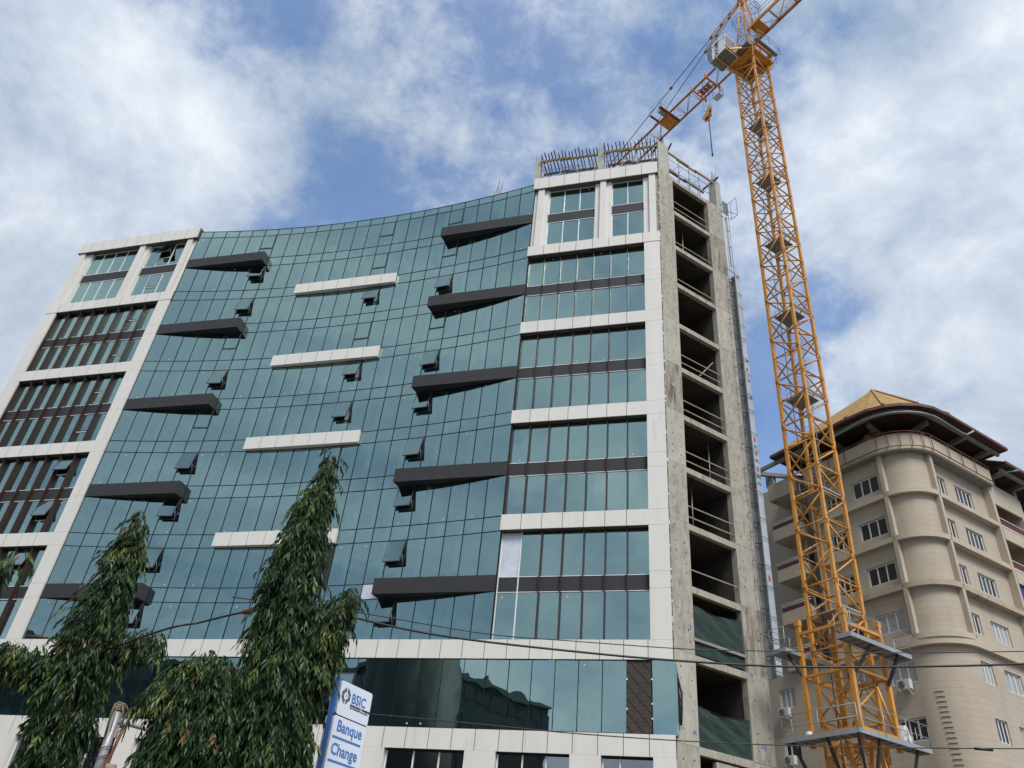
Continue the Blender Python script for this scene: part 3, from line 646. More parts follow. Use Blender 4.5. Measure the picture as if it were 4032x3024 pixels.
for t, z_, m in ((0.18, 52.35, 'timber_yellow'), (1.35, 52.35, 'timber_brown')):
    w = MB(); w.bar((*S(1.0, t), z_), (*S(3.4, t), z_), 0.10, 0.17, m); w.bar((*S(2.2, t+0.1), z_+0.05), (*S(4.3, t+0.1), z_+0.05), 0.10, 0.17, m); w.bar((*S(4.0, t), z_), (*S(6.1, t), z_), 0.10, 0.17, m); w.build('ledger_beam', FW)
w = MB(); w.bar((*S(1.2, -0.25), 53.0), (*S(1.35, 0.9), 52.2), 0.08, 0.16, 'timber_dark'); w.build('joist', FW)
w = MB(); w.bar((*S(6.0, -0.35), 52.55), (*S(5.9, 1.2), 52.45), 0.08, 0.16, 'timber_dark'); w.build('joist', FW)
w = MB(); w.bar((*S(0.3, -0.3), 53.0), (8.6, 1.6, 53.1), 0.09, 0.17, 'timber_dark'); w.build('joist', FW)
for j in range(5):
    s = 1.25+j*1.05
    for t in (0.2, 1.35):
        w = MB(); w.tube([(*S(s, t), 49.4), (*S(s, t), 52.25)], 0.032, 'steel_prop', 6); w.tube([(*S(s, t), 50.8), (*S(s, t), 50.98)], 0.055, 'steel_prop', 6); w.build('prop', FW)
for a, b in (((1.25, 50.6), (5.5, 50.6)), ((1.25, 51.6), (5.5, 51.6)), ((1.25, 50.0), (2.3, 51.6)), ((3.35, 50.1), (4.4, 51.6))):
    w = MB(); w.tube([(*S(a[0], 0.17), a[1]), (*S(b[0], 0.17), b[1])], 0.022, 'steel_prop', 5); w.build('brace', FW)

# ------------------------------------------------------------------ shade nets, sheet strip, guard cage
def net(label, z0, z1, zr, plank=None):
    root = office_local('shade_net', label=label, cat='net', group='dark green nets across shaft openings'); w = MB(); nu, nz = 30, 22; V = []
    for i in range(nu+1):
        for j in range(nz+1):
            s = i/nu; t = j/nz; sag = 0.22*sin(pi*s)*t
            fold = 0.06*sin(13*(t*0.9+0.9*s*s)+1.0)*(0.3+s*(1-s)*2.4)+0.03*sin(31*(t*0.55+0.35*s*(1+t))+2.0)*(1-s*0.7)+0.018*sin(17*s+21*t*t)+0.012*sin(53*s*t+4)
            V.append((*S(1.36+3.55*s, 0.10+fold*0.9), z0+(z1-z0)*t-sag+(zr*t*s)))
    st = len(w.v); w.v += V; k = w.mi('net_green')
    for i in range(nu):
        for j in range(nz):
            a = st+i*(nz+1)+j; w.f.append((a, a+nz+1, a+nz+2, a+1)); w.m.append(k); w.smooth.append(True)
    w.build('net_sheet', root)
    w = MB(); w.tube([(*S(1.3, 0.12), z1), (*S(3.1, 0.12), z1-0.2), (*S(4.95, 0.12), z1+zr)], 0.012, 'wire_dark', 4); w.build('edge_rope', root)
    if plank:
        w = MB(); w.bar((*S(1.30, 0.0), plank), (*S(4.95, 0.0), plank), 0.05, 0.14, 'rail_timber'); w.build('batten', root)
net('dark green shade net with a timber batten across the upper shaft opening', 14.5, 17.0, 0.05, 15.17)
net('dark green shade net sagging across the lower shaft opening', 10.25, 12.1, 0.0)
w = MB(); w.tube([(9.22, -0.02, 13.7), (9.32, -0.05, 13.0), (9.47, -0.02, 12.3), (9.45, 0.0, 11.5), (9.40, 0, 10.9)], 0.05, 'cable_black', 6)
for q in range(6): w.face([(9.20, 0.0, 13.7-q*0.45), (9.24+0.05*q if q < 4 else 9.4, -0.03, 13.7-q*0.45), (9.30+0.04*q if q < 4 else 9.42, -0.04, 13.25-q*0.45), (9.20, 0.0, 13.25-q*0.45)], 'cable_black')
o = w.build('black_liner', OFF)
ST = office_local('sheet_strip', label='tall narrow pale metal sheet strip with projecting rods beside the concrete pier', cat='panel')
w = MB(); w.prism([S(7.12, -0.05), S(7.56, -0.05), S(7.56, 0.02), S(7.12, 0.02)], 14.75, 43.3, 'sheet_white'); w.build('outer_flange', ST)
w = MB(); w.prism([S(6.52, 0.30), S(7.14, 0.30), S(7.14, 0.36), S(6.52, 0.36)], 14.55, 42.6, 'sheet_grey'); w.prism([S(7.13, 0.02), S(7.17, 0.02), S(7.17, 0.34), S(7.13, 0.34)], 14.6, 43.0, 'sheet_grey'); w.build('back_sheet', ST)
for q in range(22):
    w = MB(); z_ = 15.6+q*1.28; w.bar((*S(6.5, 0.27), z_), (*S(7.14, 0.05), z_+0.15), 0.04, 0.05, 'timber_dark'); w.build('cross_rib', ST)
for q in range(20):
    w = MB(); z_ = 14.9+q*1.46+(0.25 if q % 2 else 0); w.tube([(*S(5.9, -0.25), z_), (*S(7.55, -0.12), z_-0.02)], 0.02, 'steel_prop', 5); w.tube([(*S(6.12, -0.25), z_), (*S(6.12, 0.0), z_)], 0.02, 'steel_prop', 5); w.build('rod', ST)
w = MB(); w.tube([(*S(6.12, -0.22), 14.9), (*S(6.12, -0.22), 42.9)], 0.02, 'steel_prop', 5); w.build('upright', ST)
for body, z_, s_, m in (('LB', 35.2, 7.2, 'ink_black'), ('LB', 33.6, 7.2, 'ink_black'), ('LB', 32.2, 7.2, 'ink_black'), ('BC', 28.5, 7.18, 'ink_black'), ('BC', 27.5, 7.18, 'ink_black'), ('BC', 26.4, 7.18, 'ink_black'), ('IN', 25.9, 7.18, 'ink_black'), ('ND', 15.5, 7.14, 'ink_black')):
    text_mesh('stencil_mark', body, 0.30, m, ST, frame_matrix((*S(s_, -0.056), z_), (*su, 0), (0, 0, 1)))
for z_ in (42.7, 34.4, 28.95, 27.95, 26.85, 19.9): w = MB(); w.prism([S(7.25, -0.056), S(7.4, -0.056), S(7.4, -0.05), S(7.25, -0.05)], z_, z_+0.32, 'ink_red'); w.build('red_mark', ST)
for body, s_, z_, m in (('90', 0.45, 30.1, 'sticker_white'), ('245', 5.4, 10.9, 'ink_blue'), ('2.0', 5.3, 9.9, 'ink_blue'), ('H', 5.1, 14.2, 'ink_blue'), ('3', 1.05, 15.6, 'ink_blue'), ('A', 1.0, 10.7, 'ink_blue')):
    text_mesh('paint_mark', body, 0.32, m, OFF, frame_matrix((*S(s_, -0.016), z_), (*su, 0), (0, 0, 1)))
GC = office_local('guard_cage', label='small grey sheet and rail cage hung on the top corner of the concrete tower', cat='cage')
w = MB(); w.prism([S(6.5, -0.1), S(7.05, -0.1), S(7.05, -0.05), S(6.5, -0.05)], 49.1, 50.4, 'sheet_grey'); w.build('side_sheet', GC)
w = MB()
for a, b in (((6.3, -0.03, 50.0), (6.62, -0.1, 50.0)), ((6.3, -0.03, 49.2), (6.62, -0.1, 49.2)), ((7.0, -0.1, 50.3), (7.35, -0.1, 50.8)), ((7.0, -0.1, 49.6), (7.35, -0.1, 49.6)), ((6.3, -0.03, 48.6), (7.35, -0.1, 48.9)), ((7.35, -0.1, 48.9), (7.35, -0.1, 50.8)), ((6.5, -0.7, 48.6), (7.35, -0.7, 48.9)), ((7.35, -0.7, 48.9), (7.35, -0.7, 50.8)), ((7.35, -0.7, 48.9), (7.35, -0.1, 48.9)), ((7.35, -0.7, 50.8), (7.35, -0.1, 50.8)), ((6.6, -0.1, 48.3), (6.9, -0.1, 49.3)), ((6.75, -0.1, 43.5), (6.75, -0.1, 49.0)), ((7.0, -0.1, 43.0), (7.0, -0.1, 49.0)), ((6.75, -0.1, 47.3), (7.0, -0.1, 47.3)), ((6.75, -0.1, 45.6), (7.0, -0.1, 45.6))):
    w.tube([(*S(a[0], a[1]), a[2]), (*S(b[0], b[1]), b[2])], 0.022, 'steel_prop', 5)
w.build('cage_rails', GC)
w = MB(); w.prism([S(6.62, -0.06), S(6.92, -0.06), S(6.92, -0.02), S(6.62, -0.02)], 43.2, 48.6, 'sheet_white'); w.build('hanging_sheet', GC)

# ------------------------------------------------------------------ tower crane (local +x along the jib, +y to its left)
CR_ = empty('tower_crane', (17.3, 38.5, 0), radians(121), label='tall yellow lattice tower crane standing between the office block and the beige building', cat='crane')
Y = 'crane_yellow'
J0, JH = 18.5, 3.27
def lat_section(z0, z1, h, leg, br, name='mast_section', parent=CR_, ladder=True, k=0):
    w = MB(); c4 = [(h, h), (-h, h), (-h, -h), (h, -h)]
    for i, (x, y) in enumerate(c4):
        x2, y2 = c4[(i+1) % 4]
        sx, sy = (1 if x > 0 else -1), (1 if y > 0 else -1)
        # angle-built legs
        w.box((x-sx*leg, y-sy*leg, z0), (x, y, z1-0.012), Y)
        w.box((x-sx*leg-0.01*sx, y-sy*leg-0.01*sy, z0-0.09), (x+0.012*sx, y+0.012*sy, z0+0.12), Y)
        mid = (z0+z1)/2+0.05; rr = br
        d = Vector((x2-x, y2-y, 0)).normalized()
        # gusset plates
        n_ = Vector((y2-y, -(x2-x), 0)).normalized()*0.0
        for (gx, gy, gz, sg) in ((x, y, z1-0.12, 1), (x2, y2, mid, -1)):
            p = Vector((gx, gy, gz)); q = p+d*sg*0.26
            w.hexa([(p.x, p.y, gz-0.24), (q.x, q.y, gz-0.12), (q.x*0.975, q.y*0.975, gz-0.12), (p.x*0.975, p.y*0.975, gz-0.24), (p.x, p.y, gz+0.16), (q.x, q.y, gz+0.08), (q.x*0.975, q.y*0.975, gz+0.08), (p.x*0.975, p.y*0.975, gz+0.16)], Y)
        f = 0.93
        P = lambda a, b, zz: (a*f, b*f, zz)
        w.tube([P(x, y, z1-0.06), P(x2, y2, z1-0.06)], rr, Y, 6)
        w.tube([P(x, y, mid-0.06), P(x2, y2, mid)], rr*0.8, Y, 6)
        w.tube([P(x, y, z1-0.2), P(x2, y2, mid+0.12)], rr, Y, 6)
        w.tube([P(x2, y2, mid-0.12), P(x, y, z0+0.14)], rr, Y, 6)
        for zz in (z1-0.08, z1-0.32, z0+0.08, mid):
            w.box((x-sx*leg*0.65, y+sy*0.001, zz-0.03), (x-sx*leg*0.35, y+sy*0.014, zz+0.03), 'rust'); w.box((x+sx*0.001, y-sy*leg*0.65, zz-0.03), (x+sx*0.014, y-sy*leg*0.35, zz+0.03), 'rust')
    w.build(name, parent)
for k in range(-5, 14):
    z0 = J0+JH*k
    lat_section(z0, z0+JH, 1.0, 0.17, 0.052, k=k)
top = J0+JH*14      # 64.28
w = MB()
for sx in (-1, 1): w.box((-1.3*1+0.0, sx*0.98-0.07, top-0.05), (1.3, sx*0.98+0.07, top+0.35), Y)
for sy in (-1, 1): w.box((sy*0.98-0.07, -1.25, top-0.03), (sy*0.98+0.07, 1.25, top+0.33), Y)
w.box((-1.3, -1.3, top+0.12), (-0.65, 1.3, top+0.16), Y); w.box((0.65, -1.3, top+0.12), (1.3, 1.3, top+0.16), Y); w.box((-0.65, -1.3, top+0.12), (0.65, -0.65, top+0.16), Y); w.box((-0.65, 0.65, top+0.12), (0.65, 1.3, top+0.16), Y)
for sx in (-1, 1):
    for sy in (-1, 1): w.bar((sx*1.25, sy*1.25, top+0.3), (sx*1.0, sy*1.0, top-0.6), 0.1, 0.22, Y)
w.build('support_frame', CR_)
w = MB(); w.tube([(0, 0, top+0.35), (0, 0, top+0.75)], 0.95, 'crane_red', 28); w.build('slewing_ring', CR_)
w = MB()
for sy in (-1, 1): w.box((-1.5, sy*0.95-0.09, top+0.75), (1.5, sy*0.95+0.09, top+1.2), Y)
for x in (-1.35, 0, 1.35): w.box((x-0.08, -0.86, top+0.80), (x+0.08, 0.86, top+1.1), Y)
w.box((-1.8, -1.3, top+0.78), (-1.5, 1.3, top+0.82), 'deck_under'); w.build('slewing_platform', CR_)
def rail_loop(w, pts, z, h=1.05, r=0.02, m='steel_grey', posts=1.0, mids=(0.5,), closed=False):
    P = [Vector((p[0], p[1], z)) for p in pts]
    for hh in (1.0,)+tuple(mids): w.tube([p+Vector((0, 0, h*hh)) for p in P], r, m, 5)
    for i in range(len(P)-1):
        L = (P[i+1]-P[i]).length; n = max(1, int(L/posts))
        for j in range(n+1):
            q = P[i].lerp(P[i+1], j/n); w.tube([q, q+Vector((0, 0, h))], r, m, 5)
w = MB(); rail_loop(w, [(-1.5, 1.2), (-1.9, 1.2), (-2.0, 0), (-1.9, -1.5), (-1.2, -1.8), (0.8, -1.7)], top+0.8, 1.1, 0.022, posts=0.8); w.build('guard_rail', CR_)
# turret legs and cathead
TJ = 67.35
w = MB()
for sx in (-1, 1):
    for sy in (-1, 1): w.box((sx*0.62-0.07, sy*0.72-0.07, top+1.1), (sx*0.62+0.07, sy*0.72+0.07, TJ+0.4), Y)
for sx in (-1, 1): w.tube([(sx*0.62, -0.72, top+1.3), (sx*0.62, 0.72, TJ)], 0.04, Y); w.tube([(sx*0.62, 0.72, top+1.3), (sx*0.62, -0.72, TJ)], 0.04, Y)
for sy in (-1, 1): w.tube([(-0.62, sy*0.72, top+1.3), (0.62, sy*0.72, TJ)], 0.04, Y)
w.build('turret', CR_)
AP = (-0.15, 0.0, 74.7)
w = MB(); base = [(0.62, 0.66), (-0.75, 0.66), (-0.75, -0.66), (0.62, -0.66)]; tp = [(0.05, 0.16), (-0.35, 0.16), (-0.35, -0.16), (0.05, -0.16)]
for i in range(4):
    w.tube([(*base[i], TJ+0.3), (*tp[i], 74.6)], 0.062, Y, 7)
    for q in range(6):
        t0, t1 = q/6, (q+1)/6; j = (i+1) % 4
        A_ = Vector((*base[i], TJ+0.3)).lerp(Vector((*tp[i], 74.6)), t0); B_ = Vector((*base[j], TJ+0.3)).lerp(Vector((*tp[j], 74.6)), t1)
        B0 = Vector((*base[j], TJ+0.3)).lerp(Vector((*tp[j], 74.6)), t0)
        w.tube([A_, B_] if q % 2 else [B0, Vector((*base[i], TJ+0.3)).lerp(Vector((*tp[i], 74.6)), t1)], 0.026, Y, 5); w.tube([A_, B0], 0.022, Y, 5)
w.build('cathead', CR_)
w = MB()
for sy in (-0.22, 0.22): w.prism([(-0.5, sy-0.03), (0.3, sy-0.03), (0.3, sy+0.03), (-0.5, sy+0.03)], 74.35, 74.95, Y)
for x in (-0.35, 0.15): w.tube([(x, -0.3, 74.75), (x, 0.3, 74.75)], 0.16, 'crane_red', 10)
w.build('sheave_head', CR_)
w = MB(); w.tube([(-1.25, -0.62, 71.9), (-1.25, 0.62, 71.9)], 0.02, 'wire_dark', 4); rail_loop(w, [(-0.6, 0.75), (-1.3, 0.7), (-1.3, -0.7), (-0.6, -0.75)], 71.9, 1.0, 0.018, 'wire_dark', 0.5); w.build('service_platform', CR_); w = MB(); rail_loop(w, [(-0.2, 0.8), (0.7, 0.85), (0.8, 0.3)], 70.4, 1.2, 0.018, 'wire_dark', 0.45)
w.build('service_rail', CR_)
for q in range(5): w = MB(); w.tube([(-1.0+0.35*cos(a), -0.2+0.35*sin(a), 69.3+q*0.85) for a in [2*pi*i/10 for i in range(10)]], 0.014, 'wire_dark', 4, close=True); w.build('ladder_hoop', CR_)
# jib: two bottom chords and one top chord
JX1 = 30.0; HW = 0.70; ZB, ZT = TJ, TJ+1.25; PJ = 1.85
nseg = int((JX1-0.7)/PJ)
for q0 in range(0, nseg, 4):
    q1 = min(nseg, q0+4); xa, xb = 0.7+q0*PJ, 0.7+q1*PJ; w = MB()
    for sy in (-1, 1): w.box((xa, sy*HW-0.075, ZB-0.065), (xb-0.01, sy*HW+0.075, ZB+0.065), 'crane_red')
    w.tube([(xa, 0, ZT), (xb, 0, ZT)], 0.06, Y, 6)
    for q in range(q0, q1):
        x = 0.7+q*PJ; xm = x+PJ/2
        for sy in (-1, 1): w.tube([(x, sy*HW, ZB), (xm, 0, ZT), (x+PJ, sy*HW, ZB)], 0.03, 'crane_red', 5)
        w.tube([(x, -HW, ZB), (x, HW, ZB)], 0.028, 'crane_red', 5); w.tube([(x, HW if q % 2 else -HW, ZB), (x+PJ, -HW if q % 2 else HW, ZB)], 0.026, 'crane_red', 5)
    w.build('jib_section', CR_)
w = MB(); w.box((9.2, -HW+0.08, ZB-0.03), (10.5, HW-0.08, ZB+0.03), Y); w.box((9.0, -HW, ZB+0.05), (9.3, HW+1.1, ZB+0.15), 'rust'); w.box((10.3, -HW, ZB+0.05), (10.5, HW+1.1, ZB+0.15), 'rust')
w.tube([(9.6, HW-0.1, ZB+0.35), (9.6, HW+0.75, ZB+0.35)], 0.25, 'steel_grey', 12); rail_loop(w, [(9.0, HW+1.1), (10.5, HW+1.1)], ZB+0.1, 1.1, 0.02, 'steel_grey', 1.5); rail_loop(w, [(9.0, HW+0.2), (9.0, HW+1.1)], ZB+0.1, 1.1, 0.02, 'steel_grey', 1.0); w.build('winch_platform', CR_)
w = MB()
for x in (4.2, 5.9): w.box((x-0.07, -HW-0.28, ZB-0.28), (x+0.07, HW+0.28, ZB-0.16), Y)
for x in (4.2, 5.9):
    for sy in (-1, 1): w.box((x-0.09, sy*(HW+0.2)-0.06, ZB-0.35), (x+0.09, sy*(HW+0.2)+0.06, ZB+0.22), Y)
for sy in (-0.25, 0.25): w.box((4.2, sy-0.05, ZB-0.27), (5.9, sy+0.05, ZB-0.17), 'crane_red')
for x in (4.7, 5.1, 5.5): w.tube([(x, -0.3, ZB-0.25), (x, 0.3, ZB-0.25)], 0.17, 'crane_red', 10)
w.build('trolley', CR_)
w = MB(); rail_loop(w, [(4.4, -HW-0.3), (4.4, -HW-0.85), (5.2, -HW-0.85), (5.2, -HW-0.3)], ZB-0.6, 1.0, 0.018, 'wire_dark', 0.9); w.box((4.4, -HW-0.85, ZB-0.64), (5.2, -HW-0.3, ZB-0.61), 'sheet_white')
w.tube([(4.2, -HW-0.3, ZB-0.75), (4.2, -HW-0.1, ZB-0.2)], 0.03, Y); w.build('trolley_basket', CR_)
w = MB()
for x in (4.65, 5.5): w.tube([(x, 0, ZB-0.3), (x-0.05 if x > 5 else x+0.05, 0, 64.1)], 0.016, 'wire_dark', 4)
w.build('hoist_rope', CR_)
w = MB()
for sy in (-0.16, 0.12):
    pr = [(4.72, 64.3), (4.9, 64.25), (5.05, 63.7), (5.3, 63.5), (5.6, 63.35), (5.62, 63.0), (5.4, 62.85), (5.15, 63.0), (4.95, 62.9), (4.75, 63.1), (4.85, 63.4), (4.7, 63.8)]
    n = len(pr); st = len(w.v); w.v += [(x, sy, z) for x, z in pr]+[(x, sy+0.05, z) for x, z in pr]; kk_ = w.mi('crane_hook')
    w.f.append(tuple(st+i for i in range(n))); w.m.append(kk_); w.smooth.append(False); w.f.append(tuple(st+n+i for i in range(n))[::-1]); w.m.append(kk_); w.smooth.append(False)
    for i in range(n): w.f.append((st+i, st+n+i, st+n+(i+1) % n, st+(i+1) % n)); w.m.append(kk_); w.smooth.append(False)
for x, z in ((4.95, 63.75), (5.3, 63.2)): w.tube([(x, -0.11, z), (x, 0.12, z)], 0.24, 'crane_red', 12)
w.tube([(4.95, 0, 63.0), (4.95, 0, 62.6), (5.1, 0, 62.45), (5.15, 0, 62.65)], 0.055, 'crane_red', 6); w.build('hook_block', CR_)
w = MB(); w.tube([(5.02, 0, 62.5), (5.0, 0, 57.8)], 0.045, 'wire_dark', 6); w.tube([(5.0, 0, 57.95), (5.0, 0, 57.65)], 0.08, 'wire_dark', 6)
tag(w.build('lifting_sling', None, (0, 0, 0)), 'long dark lifting sling hanging straight down below the crane hook', 'sling'); sl = bpy.data.objects['lifting_sling']; sl.location = CR_.location; sl.rotation_euler = CR_.rotation_euler
# pendant bars
def tie(p, q, r, m, two=0.0): 
    w = MB()
    for o in ((0,) if not two else (-two, two)): w.tube([(p[0], p[1]+o, p[2]), (q[0], q[1]+o, q[2])], r, m, 5)
    return w
A0 = Vector((0.1, 0.05, 74.75)); F1 = Vector((22.0, 0, ZT)); F2 = Vector((12.4, 0, ZT))
m1 = A0.lerp(F1, 0.17); m2 = A0.lerp(F2, 0.37)
tie(A0, m1, 0.045, Y, 0.1).build('pendant_bar', CR_); tie(A0+Vector((0, 0, -0.15)), m2, 0.045, Y, 0.09).build('pendant_bar', CR_)
tie(m1, F1, 0.038, 'cable_black').build('pendant_rod', CR_); tie(m2, F2, 0.034, 'cable_black').build('pendant_rod', CR_)
for t in (0.06, 0.11, 0.17, 0.42): p = A0.lerp(F1, t); w = MB(); w.bar(p-Vector((0.15, 0, -0.05)), p+Vector((0.15, 0, -0.05)), 0.24, 0.16, 'crane_red'); w.build('pendant_link', CR_)
for t in (0.12, 0.25, 0.37): p = A0.lerp(F2, t); w = MB(); w.bar(p-Vector((0.15, 0, 0)), p+Vector((0.15, 0, -0.1)), 0.22, 0.14, 'crane_red'); w.build('pendant_link', CR_)
# counter-jib
ZC = TJ+1.0; w = MB()
for sy in (-1, 1): w.box((-13.0, sy*0.72-0.07, ZC-0.18), (-0.6, sy*0.72+0.07, ZC+0.16), Y if sy > 0 else 'crane_red')
for i in range(7):
    x = -1.0-i*1.9; w.tube([(x, -0.68, ZC), (x-1.9, 0.68, ZC)] if i % 2 else [(x, 0.68, ZC), (x-1.9, -0.68, ZC)], 0.03, 'crane_red', 5); w.box((x-0.05, -0.68, ZC-0.1), (x+0.05, 0.68, ZC+0.1), 'crane_red')
w.box((-1.9, -0.64, ZC-0.06), (-0.9, 0.64, ZC-0.02), Y); w.box((-6.5, -0.64, ZC-0.06), (-5.6, 0.64, ZC-0.02), 'rust'); w.build('counter_jib', CR_)
w = MB()
for i in range(3):
    for q in range(14): w.box((-3.0-q*0.16-i*2.4, -0.62, ZC+0.1), (-3.03-q*0.16-i*2.4, 0.62, ZC+0.13), 'sheet_white')
w.build('grating_deck', CR_)
tie((-0.3, 0.1, 74.7), (-11.5, 0.6, ZC+0.2), 0.035, 'cable_black').build('pendant_rod', CR_); tie((-0.3, -0.1, 74.7), (-11.5, -0.6, ZC+0.2), 0.035, 'cable_black').build('pendant_rod', CR_)
w = MB(); rail_loop(w, [(-2.0, -0.8), (-12, -0.8)], ZC+0.15, 1.0, 0.018, 'wire_dark', 1.5); rail_loop(w, [(-2.0, 0.8), (-12, 0.8)], ZC+0.15, 1.0, 0.018, 'wire_dark', 1.5); w.build('guard_rail', CR_)
w = MB()
for x in (-12.9, -12.1): w.box((x, -0.66, ZC-1.6), (x+0.7, 0.66, ZC+0.6), 'concrete_pale')
w.build('counterweight', CR_)
# cab
w = MB(); cx0, cx1, cy0, cy1, cz0, cz1 = 0.30, 1.75, 1.30, 2.72, 64.75, 67.0
w.box((cx0, cy0, cz0), (cx1, cy1, cz0+0.1), 'cab_grey'); w.box((cx0, cy0, cz1-0.06), (cx1, cy1, cz1), 'cab_white'); w.box((cx0, cy1-0.05, cz0+0.1), (cx1, cy1, cz1-0.06), 'cab_white')
w.box((cx0, cy0, cz0+0.1), (cx1, cy0+0.05, cz1-0.06), 'cab_white'); w.box((cx0, cy0+0.05, cz0+0.1), (cx0+0.05, cy1-0.05, cz1-0.06), 'cab_grey'); w.box((0.9, 1.9, cz0-0.012), (1.3, 1.98, cz0-0.001), 'ink_black')
w.box((0.8, 1.7, cz0+0.15), (1.3, 2.3, cz0+1.1), 'room_dark')
cb_ = w.build('cab', CR_)
w = MB(); prof = [(1.75, cz0), (2.05, cz0+0.15), (2.32, cz0+0.6), (2.38, cz0+1.15), (2.28, cz0+1.75), (2.0, cz0+2.12), (1.75, cz1)]
for i in range(len(prof)-1):
    (xa, za), (xb, zb_) = prof[i], prof[i+1]; w.face([(xa, cy0, za), (xb, cy0, zb_), (xb, cy1, zb_), (xa, cy1, za)][::-1], 'cab_glass')
for yv in (cy0+0.01, cy1-0.01): w.face([(x, yv, z) for x, z in prof][::(1 if yv < 2 else -1)], 'cab_glass')
w.build('cab_window', cb_)
w = MB()
for yv in (cy0, cy1, (cy0+cy1)/2): w.tube([(x, yv, z) for x, z in prof], 0.028 if yv != (cy0+cy1)/2 else 0.014, 'galvanised', 5)
for i in (0, 3, 6): w.tube([(prof[i][0], cy0, prof[i][1]), (prof[i][0], cy1, prof[i][1])], 0.022, 'galvanised', 5)
w.build('window_frame', cb_)
text_mesh('lettering', 'POTAIN', 0.50, 'ink_black', CR_, frame_matrix((1.05, cy1+0.006, cz0+0.22), (0, 0, 1), (1, 0, 0)), bold=0.02)
w = MB()
for x in (0.1, 1.3): w.bar((x, 0.9, cz0-0.02), (x, 3.0, cz0-0.10), 0.09, 0.14, Y)
w.bar((0.0, 1.2, cz0-0.15), (1.5, 1.2, cz0-0.15), 0.08, 0.12, Y); w.bar((-1.2, 1.0, cz0-0.1), (0.2, 2.6, cz0-0.1), 0.09, 0.14, Y); w.build('cab_bracket', CR_)
w = MB(); w.box((-1.2, 1.1, cz0+0.02), (0.25, 1.8, cz0+0.06), 'deck_under'); rail_loop(w, [(-1.2, 1.1), (-1.2, 1.85), (0.25, 1.85)], cz0+0.05, 1.1, 0.02, 'steel_grey', 0.7); rail_loop(w, [(0.3, 2.75), (1.75, 2.75)], cz1-1.0, 1.15, 0.015, 'wire_dark', 0.7); w.build('walkway', CR_)
# ladders and landings inside the mast
w = MB(); zz = 8.0
w.tube([(0.15, -0.45, 5), (0.15, -0.45, top)], 0.02, 'steel_grey', 5); w.tube([(-0.25, -0.45, 5), (-0.25, -0.45, top)], 0.02, 'steel_grey', 5)
while zz < top: w.tube([(0.15, -0.45, zz), (-0.25, -0.45, zz)], 0.012, 'steel_grey', 4); zz += 0.30
zz = 8.4
while zz < top:
    w.tube([(-0.05+0.38*cos(a), -0.45+0.42*sin(a)+0.25, zz) for a in [2*pi*i/10 for i in range(10)]], 0.011, 'steel_grey', 4, close=True); zz += 0.82
w.build('ladder', CR_)
w = MB(); w.tube([(0.55, 0.3, 6), (0.5, 0.35, 30), (0.58, 0.3, top)], 0.022, 'cable_black', 5); w.build('power_line', CR_)
for k in range(-1, 13, 2):
    z_ = J0+JH*k+1.85
    w = MB(); w.box((-0.55, -0.82, z_), (0.78, 0.55, z_+0.04), 'deck_under'); w.box((-0.95, -0.88, z_-0.02), (-0.86, 0.9, z_+0.07), 'steel_grey'); w.box((0.3, -0.82, z_+0.04), (0.78, -0.78, z_+0.14), 'steel_grey'); w.build('landing', CR_)
    w = MB(); rail_loop(w, [(0.7, 0.5), (0.1, 0.5)], z_, 1.0, 0.015, 'steel_grey', 0.5); w.build('landing_rail', CR_)
# climbing cage
w = MB(); hc = 1.32
for sx in (-1, 1):
    for sy in (-1, 1): w = MB(); w.box((sx*hc-0.1, sy*hc-0.1, 10.7), (sx*hc+0.1, sy*hc+0.1, 16.4), Y); w.box((sx*hc-0.13, sy*hc-0.13, 16.4), (sx*hc+0.13, sy*hc+0.13, 16.7), Y); w.build('cage_leg', CR_)
w = MB()
for s_ in (-1, 1):
    for zz, hh in ((11.15, 0.42), (13.9, 0.12), (16.0, 0.14)):
        w = MB(); w.box((-hc, s_*hc-0.08, zz-hh/2), (hc, s_*hc+0.08, zz+hh/2), Y); w.build('cage_frame', CR_); w = MB(); w.box((s_*hc-0.078, -hc, zz-hh/2+0.002), (s_*hc+0.078, hc, zz+hh/2-0.002), Y); w.build('cage_frame', CR_)
    w = MB()
    w.tube([(-hc, s_*hc, 11.3), (0, s_*hc, 13.9), (hc, s_*hc, 11.3)], 0.055, Y, 6) if s_ < 0 else None
    w.tube([(s_*hc, -hc, 11.3), (s_*hc, -0.4, 13.4)], 0.06, Y, 6); w.build('cage_brace', CR_)
def deck(poly, z_, name='work_platform', brackets=()):
    w = MB(); w.prism(poly, z_, z_+0.05, 'deck_under')
    n = len(poly)
    for i in range(n):
        a, b = poly[i], poly[(i+1) % n]; w.bar((*a, z_+0.03), (*b, z_+0.03), 0.06, 0.20, 'steel_grey')
    for i in range(8):
        t = (i+0.5)/8
        for (a, b, c_, d_) in ((poly[0], poly[1], poly[-1], poly[-2]),):
            p = (a[0]+(b[0]-a[0])*t, a[1]+(b[1]-a[1])*t); q = (c_[0]+(d_[0]-c_[0])*t, c_[1]+(d_[1]-c_[1])*t); w.bar((*p, z_-0.04), (*q, z_-0.04), 0.05, 0.07, 'steel_grey')
    for a, b in brackets: w.bar(a, b, 0.11, 0.13, 'timber_dark')
    return w.build(name, CR_)
d1 = deck([(-1.75, 1.35), (-1.85, -2.95), (-1.2, -2.95), (-1.2, 1.35)][::1], 10.95, brackets=(((-1.7, 0.6, 10.9), (-1.2, 0.6, 9.3)), ((-1.7, -2.1, 10.9), (-1.2, -1.9, 9.2))))
